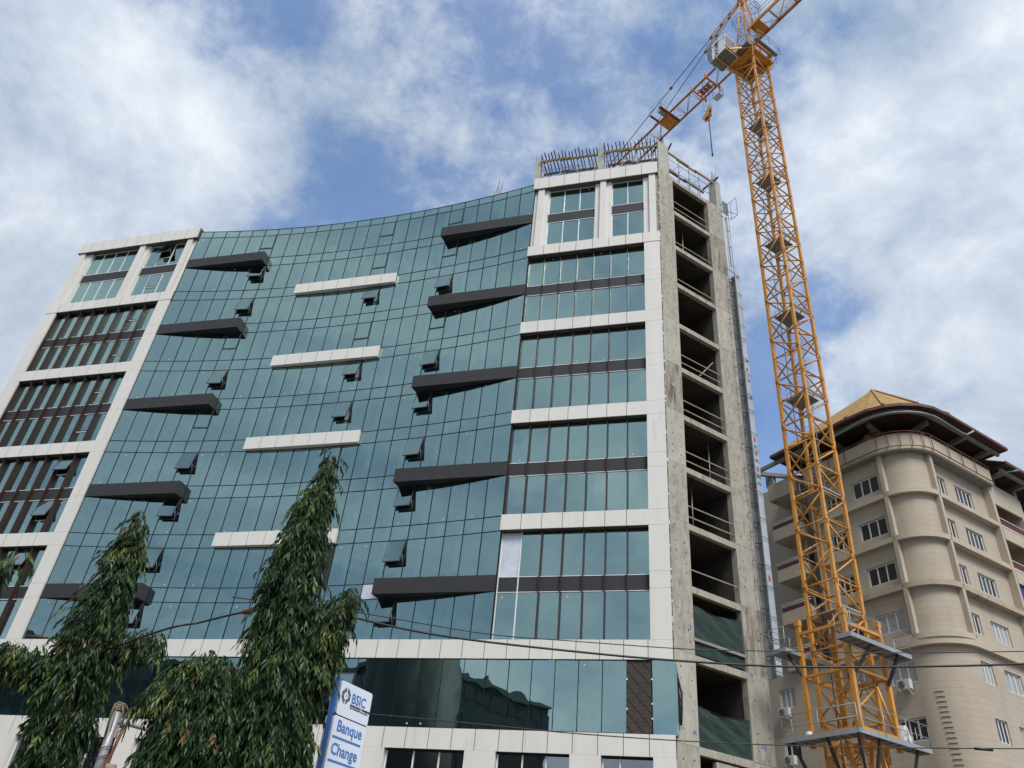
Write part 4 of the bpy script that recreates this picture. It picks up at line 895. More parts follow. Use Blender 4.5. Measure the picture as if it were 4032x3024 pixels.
d2 = deck([(2.3, 2.15), (-1.75, 2.05), (-1.75, 1.36), (2.3, 1.36)], 10.95, brackets=(((0.0, 2.0, 10.9), (0.0, 1.25, 9.3)), ((1.9, 2.0, 10.9), (1.6, 1.25, 9.3)), ((-1.6, 2.0, 10.9), (-1.25, 1.3, 9.3))))
w = MB(); rail_loop(w, [(2.3, 1.4), (2.3, 2.15), (-1.72, 2.05)], 11.0, 1.1, 0.02, 'steel_grey', 1.9); rail_loop(w, [(-1.78, 1.9), (-1.85, -2.95), (-1.25, -2.95)], 11.0, 1.1, 0.02, 'steel_grey', 1.6); w.build('guard_rail', CR_)
deck([(-2.25, 2.35), (-2.25, -2.15), (-1.5, -2.15), (-1.5, 2.35)], 14.95, brackets=(((-2.2, 0.8, 14.9), (-1.4, 1.2, 13.7)), ((-2.2, -1.2, 14.9), (-1.4, -1.2, 13.6))))
w = MB(); rail_loop(w, [(-1.5, 2.35), (-2.25, 2.35)], 15.0, 1.1, 0.02, 'steel_grey', 0.7); rail_loop(w, [(-2.25, 2.2), (-2.25, -2.15), (-1.5, -2.15)], 15.0, 1.1, 0.02, 'steel_grey', 1.8, mids=(0.5,)); w.build('guard_rail', CR_)
deck([(2.2, 2.5), (1.3, 2.5), (1.3, -0.6), (2.2, -0.6)], 14.95, brackets=(((1.6, 2.0, 14.9), (1.35, 1.3, 13.9)),))
w = MB(); rail_loop(w, [(2.2, 1.0), (2.2, 2.5), (1.3, 2.5)], 15.0, 1.1, 0.02, 'steel_grey', 0.9); w.build('guard_rail', CR_)
# heavier base under the cage: crossed struts
w = MB(); z_ = 10.6
for sx in (-1, 1):
    w.bar((sx*0.3, 1.0, 10.7), (sx*1.0, 1.1, 6.5), 0.12, 0.2, Y); w.bar((1.0*1, sx*0.3, 10.7), (1.1, sx*1.0, 6.5), 0.12, 0.2, Y); w.bar((-1.0, sx*0.3, 10.7), (-1.1, sx*1.0, 6.5), 0.12, 0.2, Y)
    for sy in (-1, 1): w.box((sx*1.0-0.14, sy*1.0-0.14, 0), (sx*1.0+0.14, sy*1.0+0.14, 5.0), Y); w.box((sx*1.05-0.1, sy*1.05-0.1, 5.0), (sx*1.05+0.1, sy*1.05+0.1, 9.6), Y)
w.build('base_struts', CR_)
BK = MB(); BK.tube([(0, 0, 0), (0, 0, 0.3)], 0.14, 'cab_white', 14, r2=0.16); BK.tube([(0, 0, 0.29), (0, 0, 0.33)], 0.17, 'roof_gold', 14)
cl = lambda x, y, z: Vector((17.3+x*cos(radians(121))-y*sin(radians(121)), 38.5+x*sin(radians(121))+y*cos(radians(121)), z))
tag(BK.build('bucket', None, cl(1.05, 1.85, 11.01)), 'small pale plastic bucket left on the lower crane platform', 'bucket')
SK = MB(); pts = [(-0.3, 0, 0), (0.3, 0.05, 0.0)]
for j, (r, z_) in enumerate(((0.32, 0.0), (0.36, 0.25), (0.33, 0.55), (0.22, 0.8))):
    pass
SK.tube([(0, 0, 0.0), (0.02, 0, 0.25), (0.04, 0.03, 0.55), (0.0, 0.02, 0.85)], 0.36, 'ac_white', 10, r2=0.22)
SK.tube([(0.3, 0.2, 0.02), (0.45, 0.3, 0.3), (0.4, 0.35, 0.45)], 0.16, 'steel_grey', 8)
tag(SK.build('sack', None, cl(-1.5, -1.5, 11.0)), 'pale sack heaped at the right end of the lower crane platform', 'sack')

# ------------------------------------------------------------------ beige building behind the crane
BB = empty('beige_building', (27.4, 45.6, 0), atan2(0.497, 0.868), label='beige rendered block with rounded corner, open attic and golden tiled hip roof', cat='building')
rC = 2.4
def arc(r, n=14, c=(2.4, 2.4), a0=pi, a1=1.5*pi): return [(c[0]+r*cos(a0+(a1-a0)*i/n), c[1]+r*sin(a0+(a1-a0)*i/n)) for i in range(n+1)]
FL = [32.8-3.27*i for i in range(5)]     # 32.8 29.53 26.26 22.99 19.72
def smooth_prism(w, poly, z0, z1, m, sm_from=None):
    n = len(poly); i = len(w.v); k = w.mi(m); w.v += [(x, y, z0) for x, y in poly]+[(x, y, z1) for x, y in poly]
    w.f.append(tuple(i+j for j in range(n))[::-1]); w.m.append(k); w.smooth.append(False); w.f.append(tuple(i+n+j for j in range(n))); w.m.append(k); w.smooth.append(False)
    for j in range(n): w.f.append((i+j, i+(j+1) % n, i+n+(j+1) % n, i+n+j)); w.m.append(k); w.smooth.append(False)
# building volume: per storey wall with window openings
def wall_open(w, axis, off, depth, s0, s1, z0, z1, holes, m):
    """wall slab in plane axis ('x': runs along y at x=off, 'y': runs along x at y=off) with rectangular holes."""
    def bx(a, b, c_, d_):
        if b-a < 1e-4 or d_-c_ < 1e-4: return
        if axis == 'y': w.box((a, off, c_), (b, off+depth, d_), m)
        else: w.box((off, a, c_), (off+depth, b, d_), m)
    hs = sorted(holes); p = s0
    for (a, b, c_, d_) in hs:
        bx(p, a, z0, z1); bx(a, b, z0, c_); bx(a, b, d_, z1); p = b
    bx(p, s1, z0, z1)
def beige_window(axis, off, a, b, z0, z1, curt, lights=3):
    """window part > pane and curtain look inside one recess."""
    w = MB(); f = 0.085
    def bx(s0, s1, zz0, zz1, d0, d1, m, ww=None):
        ww = ww or w
        if axis == 'y': ww.box((s0, off+d0, zz0), (s1, off+d1, zz1), m)
        else: ww.box((off+d0, s0, zz0), (off+d1, s1, zz1), m)
    bx(a+0.01, b-0.01, z0+0.01, z0+f, 0.10, 0.18, 'pvc_white'); bx(a+0.01, b-0.01, z1-f, z1-0.01, 0.10, 0.18, 'pvc_white')
    n = lights; xs_ = [a+0.01+(b-a-0.02-f)*i/n for i in range(n+1)]
    for x_ in xs_: bx(x_, x_+f, z0+f, z1-f, 0.102, 0.178, 'pvc_white')
    fr = w.build('window', BB); g = MB(); bx(a+f, b-f, z0+f, z1-f, 0.15, 0.16, curt, g); g.build('pane', fr)
depth = 0.35
for i in range(4):
    z0, z1 = FL[i+1], FL[i]; zw = z1-1.15-1.27
    zt, zb = z1-1.13, z1-2.42
    # right facade (y=0 plane) recessed 0.18 between pilasters ; left facade (x=0 plane)
    w = MB(); wall_open(w, 'y', 0.50, depth, rC+0.15, 9.2, z0+0.32, z1-0.003, [(3.05, 4.35, zb, zt), (5.5, 7.5, zb, zt)], 'beige_wall'); w.build('wall', BB); w = MB()
    wall_open(w, 'x', 0.34, depth, rC+0.15, 8.2, z0+0.32, z1-0.003, [(2.95, 5.10, zb, zt), (6.1, 7.55, zb, zt)], 'beige_wall'); w.build('wall', BB)
    beige_window('y', 0.50, 3.05, 4.35, zb, zt, 'glass_dark' if i else 'glass_dark', 3); beige_window('y', 0.50, 5.5, 7.5, zb, zt, 'glass_dark' if i < 3 else 'curtain_pale', 4)
    beige_window('x', 0.34, 2.95, 5.10, zb, zt, 'glass_dark' if i < 3 else 'curtain_pale', 3); beige_window('x', 0.34, 6.1, 7.55, zb, zt, 'glass_dark', 3)
for i in range(4):
    z0, z1 = FL[i+1], FL[i]
    w = MB(); pts = [(0.6, rC)]+arc(rC-0.34, 16, (rC, rC))+[(rC, 0.6)]; n = len(pts); k = w.mi('beige_wall'); st = len(w.v); w.v += [(x, y, z0+0.3) for x, y in pts]+[(x, y, z1) for x, y in pts]
    for j in range(n-1): w.f.append((st+j, st+j+1, st+n+j+1, st+n+j)); w.m.append(k); w.smooth.append(True)
    w.build('corner_drum', BB)
# pilasters and ledges
for nm, bx in (('pilaster', [(0.0, rC-0.12, 0.9, rC+0.16), (rC-0.12, 0.0, rC+0.16, 0.9), (9.2, -0.02, 9.5, 1.0), (-0.02, 8.2, 0.9, 8.5)]),):
    for (x0, y0, x1, y1) in bx:
        w = MB(); w.box((x0, y0, FL[4]+0.1), (x1, y1, FL[0]+0.003), 'beige_smooth'); w.build(nm, BB)
for i in range(1, 5):
    z_ = FL[i]; st_ = 'beige_stained' if i in (3,) else 'beige_smooth'
    out = arc(rC+0.02, 16)
    poly = [(0.0, 8.45)]+[(0.0, rC)]+out[1:-1]+[(rC, 0.0)]+[(9.45, 0.0), (9.45, 1.2), (1.2, 1.2), (1.2, 8.45)]
    w = MB(); w.prism(poly, z_-0.03, z_+0.32, st_); w.build('ledge', BB)
# lower part: one smooth rounded wall with a big overhanging ledge
rL = 2.45; o = 0.30
w = MB(); outer = [(o, 16.0)]+arc(rL, 20, (rL+o, rL+o))+[(22.0, o)]
n = len(outer); k = w.mi('beige_wall')
def hole_wall():
    pass
arcp = arc(rL, 20, (rL+o, rL+o)); st = len(w.v); nn_ = len(arcp); w.v += [(x, y, 0) for x, y in arcp]+[(x, y, FL[4]) for x, y in arcp]
for j in range(nn_-1): w.f.append((st+j, st+j+1, st+nn_+j+1, st+nn_+j)); w.m.append(k); w.smooth.append(True)
w.build('corner_drum', BB)
w = MB(); holesL, holesR = [], []
wall_open(w, 'y', o, 0.35, rL+o, 22.0, 0, 19.7, [(5.03, 6.9, 17.35, 18.62), (8.6, 10.3, 17.35, 18.62), (12.5, 14.3, 17.35, 18.62)], 'beige_wall') if False else None
w.build('wall', BB) if w.v else None
# curved-wall windows are set on the tangent planes; flat stretches get real openings
w = MB()
def rows(axis, off, s0, s1, cols, m='beige_wall'):
    prev = 0
    for (zb, zt) in ((4.1, 5.4), (7.4, 8.7), (10.75, 12.0), (14.05, 15.35), (17.35, 18.65)):
        wall_open(w, axis, off, 0.35, s0, s1, prev, zt+0.9, [(a, b, zb, zt) for a, b in cols], m); prev = zt+0.9
        for j, (a, b) in enumerate(cols): beige_window(axis, off, a, b, zb, zt, ('curtain_pale' if (j+int(zb)) % 2 else 'glass_dark') if zb < 17 else 'curtain_pale', 3)
    if prev < FL[4]:
        wall_open(w, axis, off, 0.35, s0, s1, prev, FL[4], [], m)
rows('y', o, rL+o, 22.0, [(2.78, 4.0), (5.2, 7.0), (8.8, 10.6), (12.5, 14.4)])
w.build('wall', BB); w = MB()
rows('x', o, rL+o, 16.0, [(2.95, 4.8), (6.2, 7.6), (12.2, 13.55)])
w.build('wall', BB)
# extra windows that bite into the curved wall (surface framed)
def drum_window(side, a, b, zb, zt, curt, lights=3):
    ww = MB(); f = 0.055
    if side == 'L':   # plane x = off
        off = 0.30; X = lambda s, d, z: (off+d, s, z)
    else:
        off = 0.30; X = lambda s, d, z: (s, off+d, z)
    def bx(s0, s1, z0, z1, d0, d1, m, w_):
        p, q = X(s0, d0, z0), X(s1, d1, z1); w_.box(p, q, m)
    bx(a-0.06, b+0.06, zb-0.06, zt+0.06, 0.06, 1.4, 'room_dark', ww)
    for (s0, s1, z0, z1) in ((a, b, zb, zb+f), (a, b, zt-f, zt)): bx(s0, s1, z0, z1, -0.05, 0.055, 'pvc_white', ww)
    for i in range(lights+1): x_ = a+(b-a-f)*i/lights; bx(x_, x_+f, zb+f, zt-f, -0.048, 0.054, 'pvc_white', ww)
    fr = ww.build('window', BB); g = MB(); bx(a+f, b-f, zb+f, zt-f, 0.0, 0.01, curt, g); g.build('pane', fr)
big = [(-0.02, 8.9)]+arc(2.6, 20, (2.58, 2.58))+[(9.52, -0.02), (22, -0.02), (22, 1.5), (2.0, 1.5), (1.5, 2.0), (1.5, 8.9)]
w = MB(); w.prism(big, 19.30, 19.72, 'beige_smooth'); w.build('ledge', BB)
# parapet with red pipe rail
pp = [(-0.28, 8.6)]+arc(3.05, 18, (2.77, 2.77))+[(9.5, -0.28)]
inn = [(0.0, 8.6)]+arc(2.77, 18, (2.77, 2.77))+[(9.5, 0.0)]
w = MB(); n = len(pp)
for j in range(n-1):
    w.hexa([(*pp[j], 32.8), (*pp[j+1], 32.8), (*inn[j+1], 32.8), (*inn[j], 32.8), (*pp[j], 34.05), (*pp[j+1], 34.05), (*inn[j+1], 34.05), (*inn[j], 34.05)], 'beige_smooth')
w.build('parapet', BB)
w = MB(); sl_ = [(-0.26, 8.6)]+arc(3.03, 18, (2.77, 2.77))+[(9.5, -0.26), (9.5, 9.0), (0.5, 9.0)]; w.prism(sl_, 32.70, 32.79, 'concrete_grey'); w.build('attic_floor', BB)
w = MB()
for zz, r_ in ((34.12, 0.045), (32.95, 0.04)):
    w.tube([(x*1.0-0.12 if True else x, y-0.12, zz) for x, y in pp], r_, 'pipe_red', 6)
for j in range(0, n, 3): w.tube([(pp[j][0]-0.12, pp[j][1]-0.12, 32.95), (pp[j][0]-0.12, pp[j][1]-0.12, 34.12)], 0.03, 'pipe_red', 5); w.tube([(pp[j][0]-0.14, pp[j][1]-0.14, 33.0), (pp[j][0]+0.02, pp[j][1]+0.02, 33.0)], 0.025, 'pipe_red', 5)
for t in (0.2, 0.45, 0.7): w.tube([(-0.40, 8.6-t*5.5, 32.95), (-0.40, 8.6-t*5.5, 34.12)], 0.03, 'pipe_red', 5); w.tube([(3+t*6.3, -0.40, 32.95), (3+t*6.3, -0.40, 34.12)], 0.03, 'pipe_red', 5)
w.build('pipe_rail', BB)
# attic: columns, ring beam, raking brackets
ring = [(-0.9, 12.0), (-0.9, 3.4)]+arc(3.2, 8, (2.3, 2.3))[1:-1]+[(3.4, -0.9), (10.2, -0.9)]
w = MB()
for j in range(len(ring)-1): w.bar((*ring[j], 35.35), (*ring[j+1], 35.35), 0.22, 0.28, 'concrete_grey')
for (a, b) in (((0.6, 2.6), (1.6, 5.0)), ((2.6, 0.6), (5.0, 1.6)), ((-0.9, 5.5), (2.0, 5.5)), ((-0.9, 8.5), (2.0, 8.5)), ((6.0, -0.9), (6.0, 2.0)), ((9.0, -0.9), (9.0, 2.0)), ((-0.4, 2.4), (2.8, 2.8)), ((2.4, -0.4), (2.8, 2.8))): w.bar((*a, 35.2), (*b, 34.95), 0.28, 0.34, 'concrete_grey')
w.build('ring_beam', BB)
w = MB()
for (x, y) in ((1.2, 5.5), (1.2, 8.6), (5.8, 1.2), (9.0, 1.2), (2.6, 2.6), (0.2, 11.9), (3.2, 0.7), (0.7, 3.2)):
    w = MB(); w.box((x-0.2, y-0.2, 32.8), (x+0.2, y+0.2, 35.1), 'concrete_grey'); w.build('attic_column', BB)
w = MB(); w.box((3.0, 3.0, 32.8), (12.0, 12.0, 35.4), 'room_dark'); w.build('attic_shade_core', BB)  # solid near-black block paints the shade of the open attic
w = MB(); 
w.tube([(-1.25, 5.6, 35.05), (-1.15, 4.8, 35.0)]+[(x, y, 35.12) for x, y in arc(3.75, 12, (2.5, 2.5))]+[(5.0, -1.2, 35.1), (5.6, -1.3, 35.05), (5.9, -1.7, 35.3)], 0.07, 'steel_grey', 6); w.build('gutter_pipe', BB)
# roof
ZE = 35.55; eave = [(-1.6, 10.4), (-1.6, 3.3)]+arc(4.3, 6, (2.7, 2.7))[1:-1]+[(3.3, -1.6), (10.3, -1.6), (10.3, 10.4)]
apx = Vector((4.35, 4.35, 41.5)); w = MB(); n = len(eave)
for j in range(n):
    a, b = eave[j], eave[(j+1) % n]; w.face([(*a, ZE+0.12), (*b, ZE+0.12), tuple(apx)], 'roof_gold')
w.build('roof', BB)
w = MB()
for j in range(n):
    a, b = eave[j], eave[(j+1) % n]; w.bar((*a, ZE+0.02), (*b, ZE+0.02), 0.07, 0.22, 'fascia_brown')
w.face([(*p, ZE-0.02) for p in eave][::-1], 'soffit_red')
w.build('eaves', BB)
w = MB()
for j in (1, 3, 5, 7): w.bar((*eave[j], ZE+0.2), tuple(apx+Vector((0, 0, 0.06))), 0.16, 0.1, 'roof_gold')
w.build('ridge_tiles', BB)
# right continuation: balconies and lower roof
for i in range(5):
    z0 = FL[i]-3.27; 
    w = MB(); w.box((9.5, 1.9, z0+0.32), (22, 2.2, FL[i]), 'beige_wall'); w.build('wall', BB)
    w = MB(); w.box((9.52, -0.0, FL[i]-0.10), (12.9, 1.9, FL[i]+0.08), 'beige_smooth'); w.box((9.52, -0.02, FL[i]+0.08), (12.95, 0.12, FL[i]+(0.2 if i else 0.3)-0.0), 'beige_smooth') if i else w.box((9.52, -0.02, FL[i]-1.4), (12.95, 0.12, FL[i]+0.3), 'beige_smooth')
    if i: w.box((9.52, -0.04, FL[i]-0.9), (12.95, 0.10, FL[i]-0.0), 'beige_smooth')
    w.build('balcony', BB)
    if i:
        w = MB(); w.box((9.6, 0.02, FL[i]+0.22), (12.9, 0.06, FL[i]+0.62), 'balcony_red'); w.tube([(9.55, 0.03, FL[i]+0.78), (12.95, 0.03, FL[i]+0.78)], 0.04, 'pvc_white', 6); w.tube([(9.55, 0.03, FL[i]+0.22), (12.95, 0.03, FL[i]+0.22)], 0.04, 'pvc_white', 6); w.build('balcony_rail', BB)
    w = MB(); w.box((12.95, -0.03, FL[i]-3.2), (13.3, 2.0, FL[i]+0.1), 'beige_smooth'); w.box((13.3, 0.6, FL[i]-3.27), (20, 0.95, FL[i]), 'beige_wall'); w.build('pilaster', BB)
    beige_window('y', 0.52, 13.9, 15.6, FL[i]-2.4, FL[i]-1.2, 'glass_dark', 3)
w = MB(); w.box((9.75, 0.2, 24.2), (9.8, 1.4, 26.0), 'blue_cloth'); w.face([(9.7, 0.12, 24.3), (10.6, 0.12, 24.3), (10.6, 0.12, 26.0), (9.7, 0.12, 26.0)], 'blue_cloth'); tag(w.build('hanging_cloth', BB))
w = MB(); e2 = [(9.6, -1.5), (24, -1.5), (24, 12), (9.6, 12)]; z2 = 34.3
w.face([(*e2[0], z2), (*e2[1], z2), (20, 5.2, 38.0), (9.6, 5.2, 38.0)], 'roof_gold'); w.face([(*e2[3], z2), (9.6, 5.2, 38.0), (20, 5.2, 38.0), (*e2[2], z2)], 'roof_gold'); w.build('roof', BB)
w = MB(); w.bar((*e2[0], z2-0.05), (*e2[1], z2-0.05), 0.07, 0.24, 'fascia_brown'); w.face([(*p, z2-0.15) for p in e2][::-1], 'soffit_red'); w.bar((9.8, -0.9, z2-0.4), (24, -0.9, z2-0.4), 0.22, 0.28, 'concrete_grey')
for x in (10.2, 13.0, 16.0): w.bar((x, -1.0, z2-0.45), (x, 2.0, z2-0.6), 0.25, 0.3, 'concrete_grey')
w.tube([(11.0, -1.6, z2-0.25), (9.9, -0.6, z2-0.5)], 0.06, 'steel_grey'); w.build('eaves', BB)
w = MB(); w.box((9.6, 1.0, FL[0]), (24, 1.3, z2-0.6), 'room_dark')  # near-black slab paints the attic's shade behind the columns
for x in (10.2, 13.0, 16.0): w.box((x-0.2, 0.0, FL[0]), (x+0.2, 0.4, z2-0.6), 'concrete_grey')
w.build('attic_shade_core', BB)
# left continuation: balconies
w = MB(); w.box((1.9, 8.5, 0), (2.2, 20, 35.2), 'beige_wall'); w.build('wall', BB); w = MB(); w.box((0.6, 8.5, 19.75), (1.88, 8.7, 34), 'beige_wall'); w.build('wall', BB)
for i, zt in enumerate((34.25, 30.3, 27.0, 23.75, 20.5)):
    w = MB(); hh = 1.35 if i == 0 else 0.85
    w.box((-0.05, 9.6, zt-hh), (0.10, 12.25, zt), 'beige_smooth'); w.box((0.10, 9.6, zt-hh), (1.9, 12.25, zt-hh+0.18), 'beige_smooth'); w.box((0.1, 12.1, zt-hh+0.18), (1.9, 12.25, zt), 'beige_smooth'); w.box((0.1, 9.6, zt-hh+0.18), (1.9, 9.75, zt), 'beige_smooth'); w.build('balcony', BB)
    if i:
        w = MB(); w.box((0.0, 9.6, zt+0.12), (0.04, 12.2, zt+0.42), 'balcony_red')
        for h in (0.08, 0.5, 0.66): w.tube([(0.02, 9.6, zt+h), (0.02, 12.25, zt+h)], 0.032, 'pvc_white', 5)
        w.tube([(0.02, 12.25, zt+h), (1.9, 12.25, zt+h)], 0.03, 'pvc_white', 5); w.build('balcony_rail', BB)
        w = MB(); w.box((1.82, 10.2, zt-0.5), (1.9, 11.3, zt+1.5), 'room_dark'); w.tube([(1.0, 10.1, zt), (1.0, 10.1, zt+2.3)], 0.09, 'beige_smooth', 8); w.build('balcony_door', BB)
        w = MB(); w.box((1.84, 12.9, zt+0.35), (1.91, 13.6, zt+0.75), 'room_dark'); w.build('vent_opening', BB)
w = MB()
for y in (9.8, 12.1): w = MB(); w.box((0.0, y, 34.2), (0.3, y+0.3, 35.4), 'concrete_grey'); w.build('attic_column', BB)
w = MB(); y0 = 9.0
w.bar((-0.9, 12.4, 35.2), (2.5, 10, 35.0), 0.25, 0.3, 'concrete_grey'); w.build('ring_beam', BB)
# step irons up the drum
w = MB()
for q in range(26):
    z_ = 16.6-q*0.285; a = radians(200+q*0.35); cx = rL+o
    x, y = cx+(rL+0.02)*cos(a), cx+(rL+0.02)*sin(a); t = Vector((-sin(a), cos(a), 0))
    p = Vector((x, y, z_)); w.bar(p-t*0.26, p+t*0.26, 0.03, 0.022, 'ink_black')
w.build('step_irons', BB)
# air conditioners hang on the wall: their own things
def ac(loc_local, facing, label):
    r = atan2(0.497, 0.868); x = 27.4+loc_local[0]*cos(r)-loc_local[1]*sin(r); y = 45.6+loc_local[0]*sin(r)+loc_local[1]*cos(r)
    root = empty('air_conditioner', (x, y, loc_local[2]), r+facing, label=label, cat='air conditioner', group='air conditioning units on the beige wall')
    w = MB(); w.box((-0.42, -0.36, 0), (0.42, -0.04, 0.58), 'ac_white'); w.build('case', root, bevel=0.02)
    w = MB(); w.tube([(-0.12, -0.365, 0.29), (-0.12, -0.38, 0.29)], 0.235, 'room_dark', 18)
    for rr in (0.08, 0.14, 0.2): w.tube([(-0.12+rr*cos(a), -0.385, 0.29+rr*sin(a)) for a in [2*pi*i/16 for i in range(16)]], 0.007, 'ac_white', 4, close=True)
    w.build('fan_grille', root)
    for s_ in (-0.3, 0.3): w = MB(); w.bar((s_, -0.4, -0.03), (s_, 0, -0.03), 0.04, 0.04, 'pvc_white'); w.bar((s_, -0.38, -0.05), (s_, 0, -0.3), 0.03, 0.03, 'pvc_white'); w.build('bracket', root)
    return root
ac((0.22, 3.72, 16.92), -pi/2, 'white air conditioner below the curtained window, right of the crane')
ac((0.22, 13.0, 16.75), -pi/2, 'white air conditioner under a window between concrete tower and crane, upper one')
ac((0.22, 12.95, 13.7), -pi/2, 'white air conditioner low between concrete tower and crane, near the frame bottom')

# ------------------------------------------------------------------ drooping mast trees
def mast_tree(name, base, axes, density, label, seed, limbs=(), group=None, leaf=0.17):
    rnd = random.Random(seed); root = empty(name, base, 0, label=label, cat='tree')
    if group: root['group'] = group
    w = MB(); a0 = axes[0]; pts = [(0, 0, 0)]+[(p[0], p[1], p[2]) for p in reversed(a0)]; pts.sort(key=lambda p: p[2])
    w.tube(pts, 0.15, 'bark', 8, r2=0.012)
    for ax in axes[1:]: 
        p = sorted(ax, key=lambda q: -q[3] if False else q[4] if len(q) > 4 else 0); w.tube([(q[0], q[1], q[2]) for q in ax], 0.05, 'bark', 6, r2=0.012)
    for l in limbs: w.tube(l, 0.022, 'rust', 5, r2=0.010)
    w.build('trunk', root)
    V, F, MI = [], [], []
    names = ['leaf_dark', 'leaf_mid', 'leaf_young', 'leaf_rust']
    def leafat(p, d, L, wd, mi):
        side = d.cross(Vector((rnd.uniform(-1, 1), rnd.uniform(-1, 1), rnd.uniform(-.3, .3)))); 
        if side.length < 1e-3: return
        side.normalize(); nrm = side.cross(d); i = len(V); q = p+d*L*0.45+nrm*L*0.06; tip = p+d*L-Vector((0, 0, L*0.12))
        V.extend((tuple(p), tuple(q+side*wd), tuple(tip), tuple(q-side*wd))); F.append((i, i+1, i+2)); F.append((i, i+2, i+3)); MI.extend((mi, mi))
    for ai, ax in enumerate(axes):
        for i in range(len(ax)-1):
            p0, p1 = Vector(ax[i][:3]), Vector(ax[i+1][:3]); r0, r1 = ax[i][3], ax[i+1][3]; L = (p1-p0).length
            n = int(density*L*(0.18+(r0+r1)/2)*25)
            for _ in range(n):
                t = rnd.random(); c_ = p0.lerp(p1, t); R = r0+(r1-r0)*t; a = rnd.uniform(0, 2*pi)
                rr = R*(rnd.random()**0.45)*rnd.uniform(0.85, 1.12); out = Vector((cos(a), sin(a), 0)); p = c_+out*rr*0.9+Vector((0, 0, rnd.uniform(-.15, .25)))
                outer = rr > R*0.75
                young = rnd.random() < (0.07 if outer else 0.01)+(0.25 if R < 0.3 else 0)
                d = (out*rnd.uniform(0.15, 0.6)+Vector((rnd.uniform(-.3, .3), rnd.uniform(-.3, .3), rnd.uniform(-1.0, 0.1)))).normalized()
                TL = rnd.uniform(0.22, 0.5); m = 9; pos = p.copy()
                base_m = 2 if young else (1 if rnd.random() < (0.35 if outer else 0.12) else 0)
                if rnd.random() < 0.012: base_m = 3
                for k in range(m):
                    d = (d+Vector((0, 0, -0.16))).normalized(); pos = pos+d*TL/m
                    sd_ = d.cross(Vector((0, 0, 1))); sd_ = sd_.normalized() if sd_.length > 1e-3 else Vector((1, 0, 0))
                    sg = 1 if k % 2 else -1
                    ld = (d*0.5+sd_*sg*rnd.uniform(0.25, 0.75)+out*rnd.uniform(-.1, .35)+Vector((0, 0, -rnd.uniform(0.4, 1.0)))).normalized()
                    leafat(pos, ld, leaf*rnd.uniform(0.7, 1.15), leaf*0.135*rnd.uniform(0.8, 1.25), base_m if rnd.random() < 0.85 else rnd.choice([0, 1]))
    me = bpy.data.meshes.new('crown'); me.from_pydata(V, [], F)
    for n in names: me.materials.append(MATS[n])
    me.polygons.foreach_set('material_index', MI); me.update(); o = bpy.data.objects.new('crown', me); col.objects.link(o); o.parent = root
    return root
def at_az(az, d, z=0): a = radians(az); return Vector((d*sin(a), d*cos(a), z))
# local x is rotated to run across the line of sight
def lat_axes(az, axes):
    a = radians(az); e = Vector((cos(a), -sin(a), 0)); f = Vector((sin(a), cos(a), 0)); rnd = random.Random(3)
    return [[(*(e*x+f*y)[:2], z, r) for (x, y, z, r) in ax] for ax in axes]
def lat_pts(az, pts):
    a = radians(az); e = Vector((cos(a), -sin(a), 0)); f = Vector((sin(a), cos(a), 0)); return [tuple(e*x+f*y+Vector((0, 0, z))) for x, y, z in pts]
mast_tree('mast_tree', at_az(-12.5, 15.5), lat_axes(-12.5, [
    [(-0.30, 0, 9.95, 0.04), (-0.32, 0, 9.4, 0.13), (-0.40, 0, 8.85, 0.30), (-0.42, 0, 8.1, 0.42), (-0.46, 0, 7.4, 0.50), (-0.44, 0, 6.6, 0.56), (-0.36, 0, 5.8, 0.62), (-0.12, 0, 5.0, 0.62), (-0.05, 0, 4.0, 0.62), (0.0, 0, 2.6, 0.6)],
    [(-0.4, 0.1, 4.6, 0.5), (-1.15, 0.05, 5.25, 0.50), (-1.55, 0, 5.45, 0.30), (-2.0, -0.1, 5.0, 0.26), (-2.3, -0.1, 4.65, 0.12)],
    [(-1.2, 0.1, 5.2, 0.45), (-1.25, 0, 4.3, 0.68), (-1.0, 0, 3.6, 0.62), (-0.9, 0, 2.6, 0.6)],
    [(-1.75, -0.1, 4.8, 0.25), (-1.85, -0.1, 4.2, 0.30), (-1.7, -0.1, 3.4, 0.3)],
    [(0.1, 0, 5.9, 0.25), (0.35, 0, 6.55, 0.26), (0.60, 0, 6.95, 0.16), (0.72, 0, 7.15, 0.05)],
    [(0.50, 0, 6.5, 0.14), (0.48, 0, 5.9, 0.16), (0.25, 0, 5.4, 0.2)]]), 17, 'tall drooping mast tree with a narrow top, beside the blue and white bank sign', 11, group='drooping mast trees in front of the office block')
mast_tree('mast_tree', at_az(-25, 19), lat_axes(-25, [
    [(-0.12, 0, 9.15, 0.03), (-0.06, 0, 8.75, 0.13), (0.03, 0, 8.25, 0.22), (-0.08, 0, 7.6, 0.40), (-0.14, 0, 6.9, 0.58), (-0.08, 0, 6.2, 0.60), (-0.10, 0, 5.4, 0.66), (-0.02, 0, 4.6, 0.58), (-0.05, 0, 3.7, 0.5), (0, 0, 2.6, 0.5)],
    [(-0.35, 0, 8.0, 0.05), (-0.32, 0, 8.35, 0.05), (-0.28, 0, 8.55, 0.02)],
    [(-0.5, 0, 5.4, 0.3), (-1.1, 0, 5.75, 0.25), (-1.6, 0, 5.65, 0.28), (-1.9, 0, 5.2, 0.3), (-2.2, 0, 4.8, 0.3)],
    [(0.4, 0, 6.1, 0.2), (0.75, 0, 6.5, 0.16), (1.1, 0, 6.6, 0.12), (1.25, 0, 6.3, 0.05)]]), 15, 'drooping mast tree on the left behind the steel lamp pole, shorter than the other', 23,
    limbs=(lat_pts(-25, [(-0.4, 0.0, 5.9), (-0.9, 0, 6.15), (-1.3, 0, 6.1)]),), group='drooping mast trees in front of the office block')
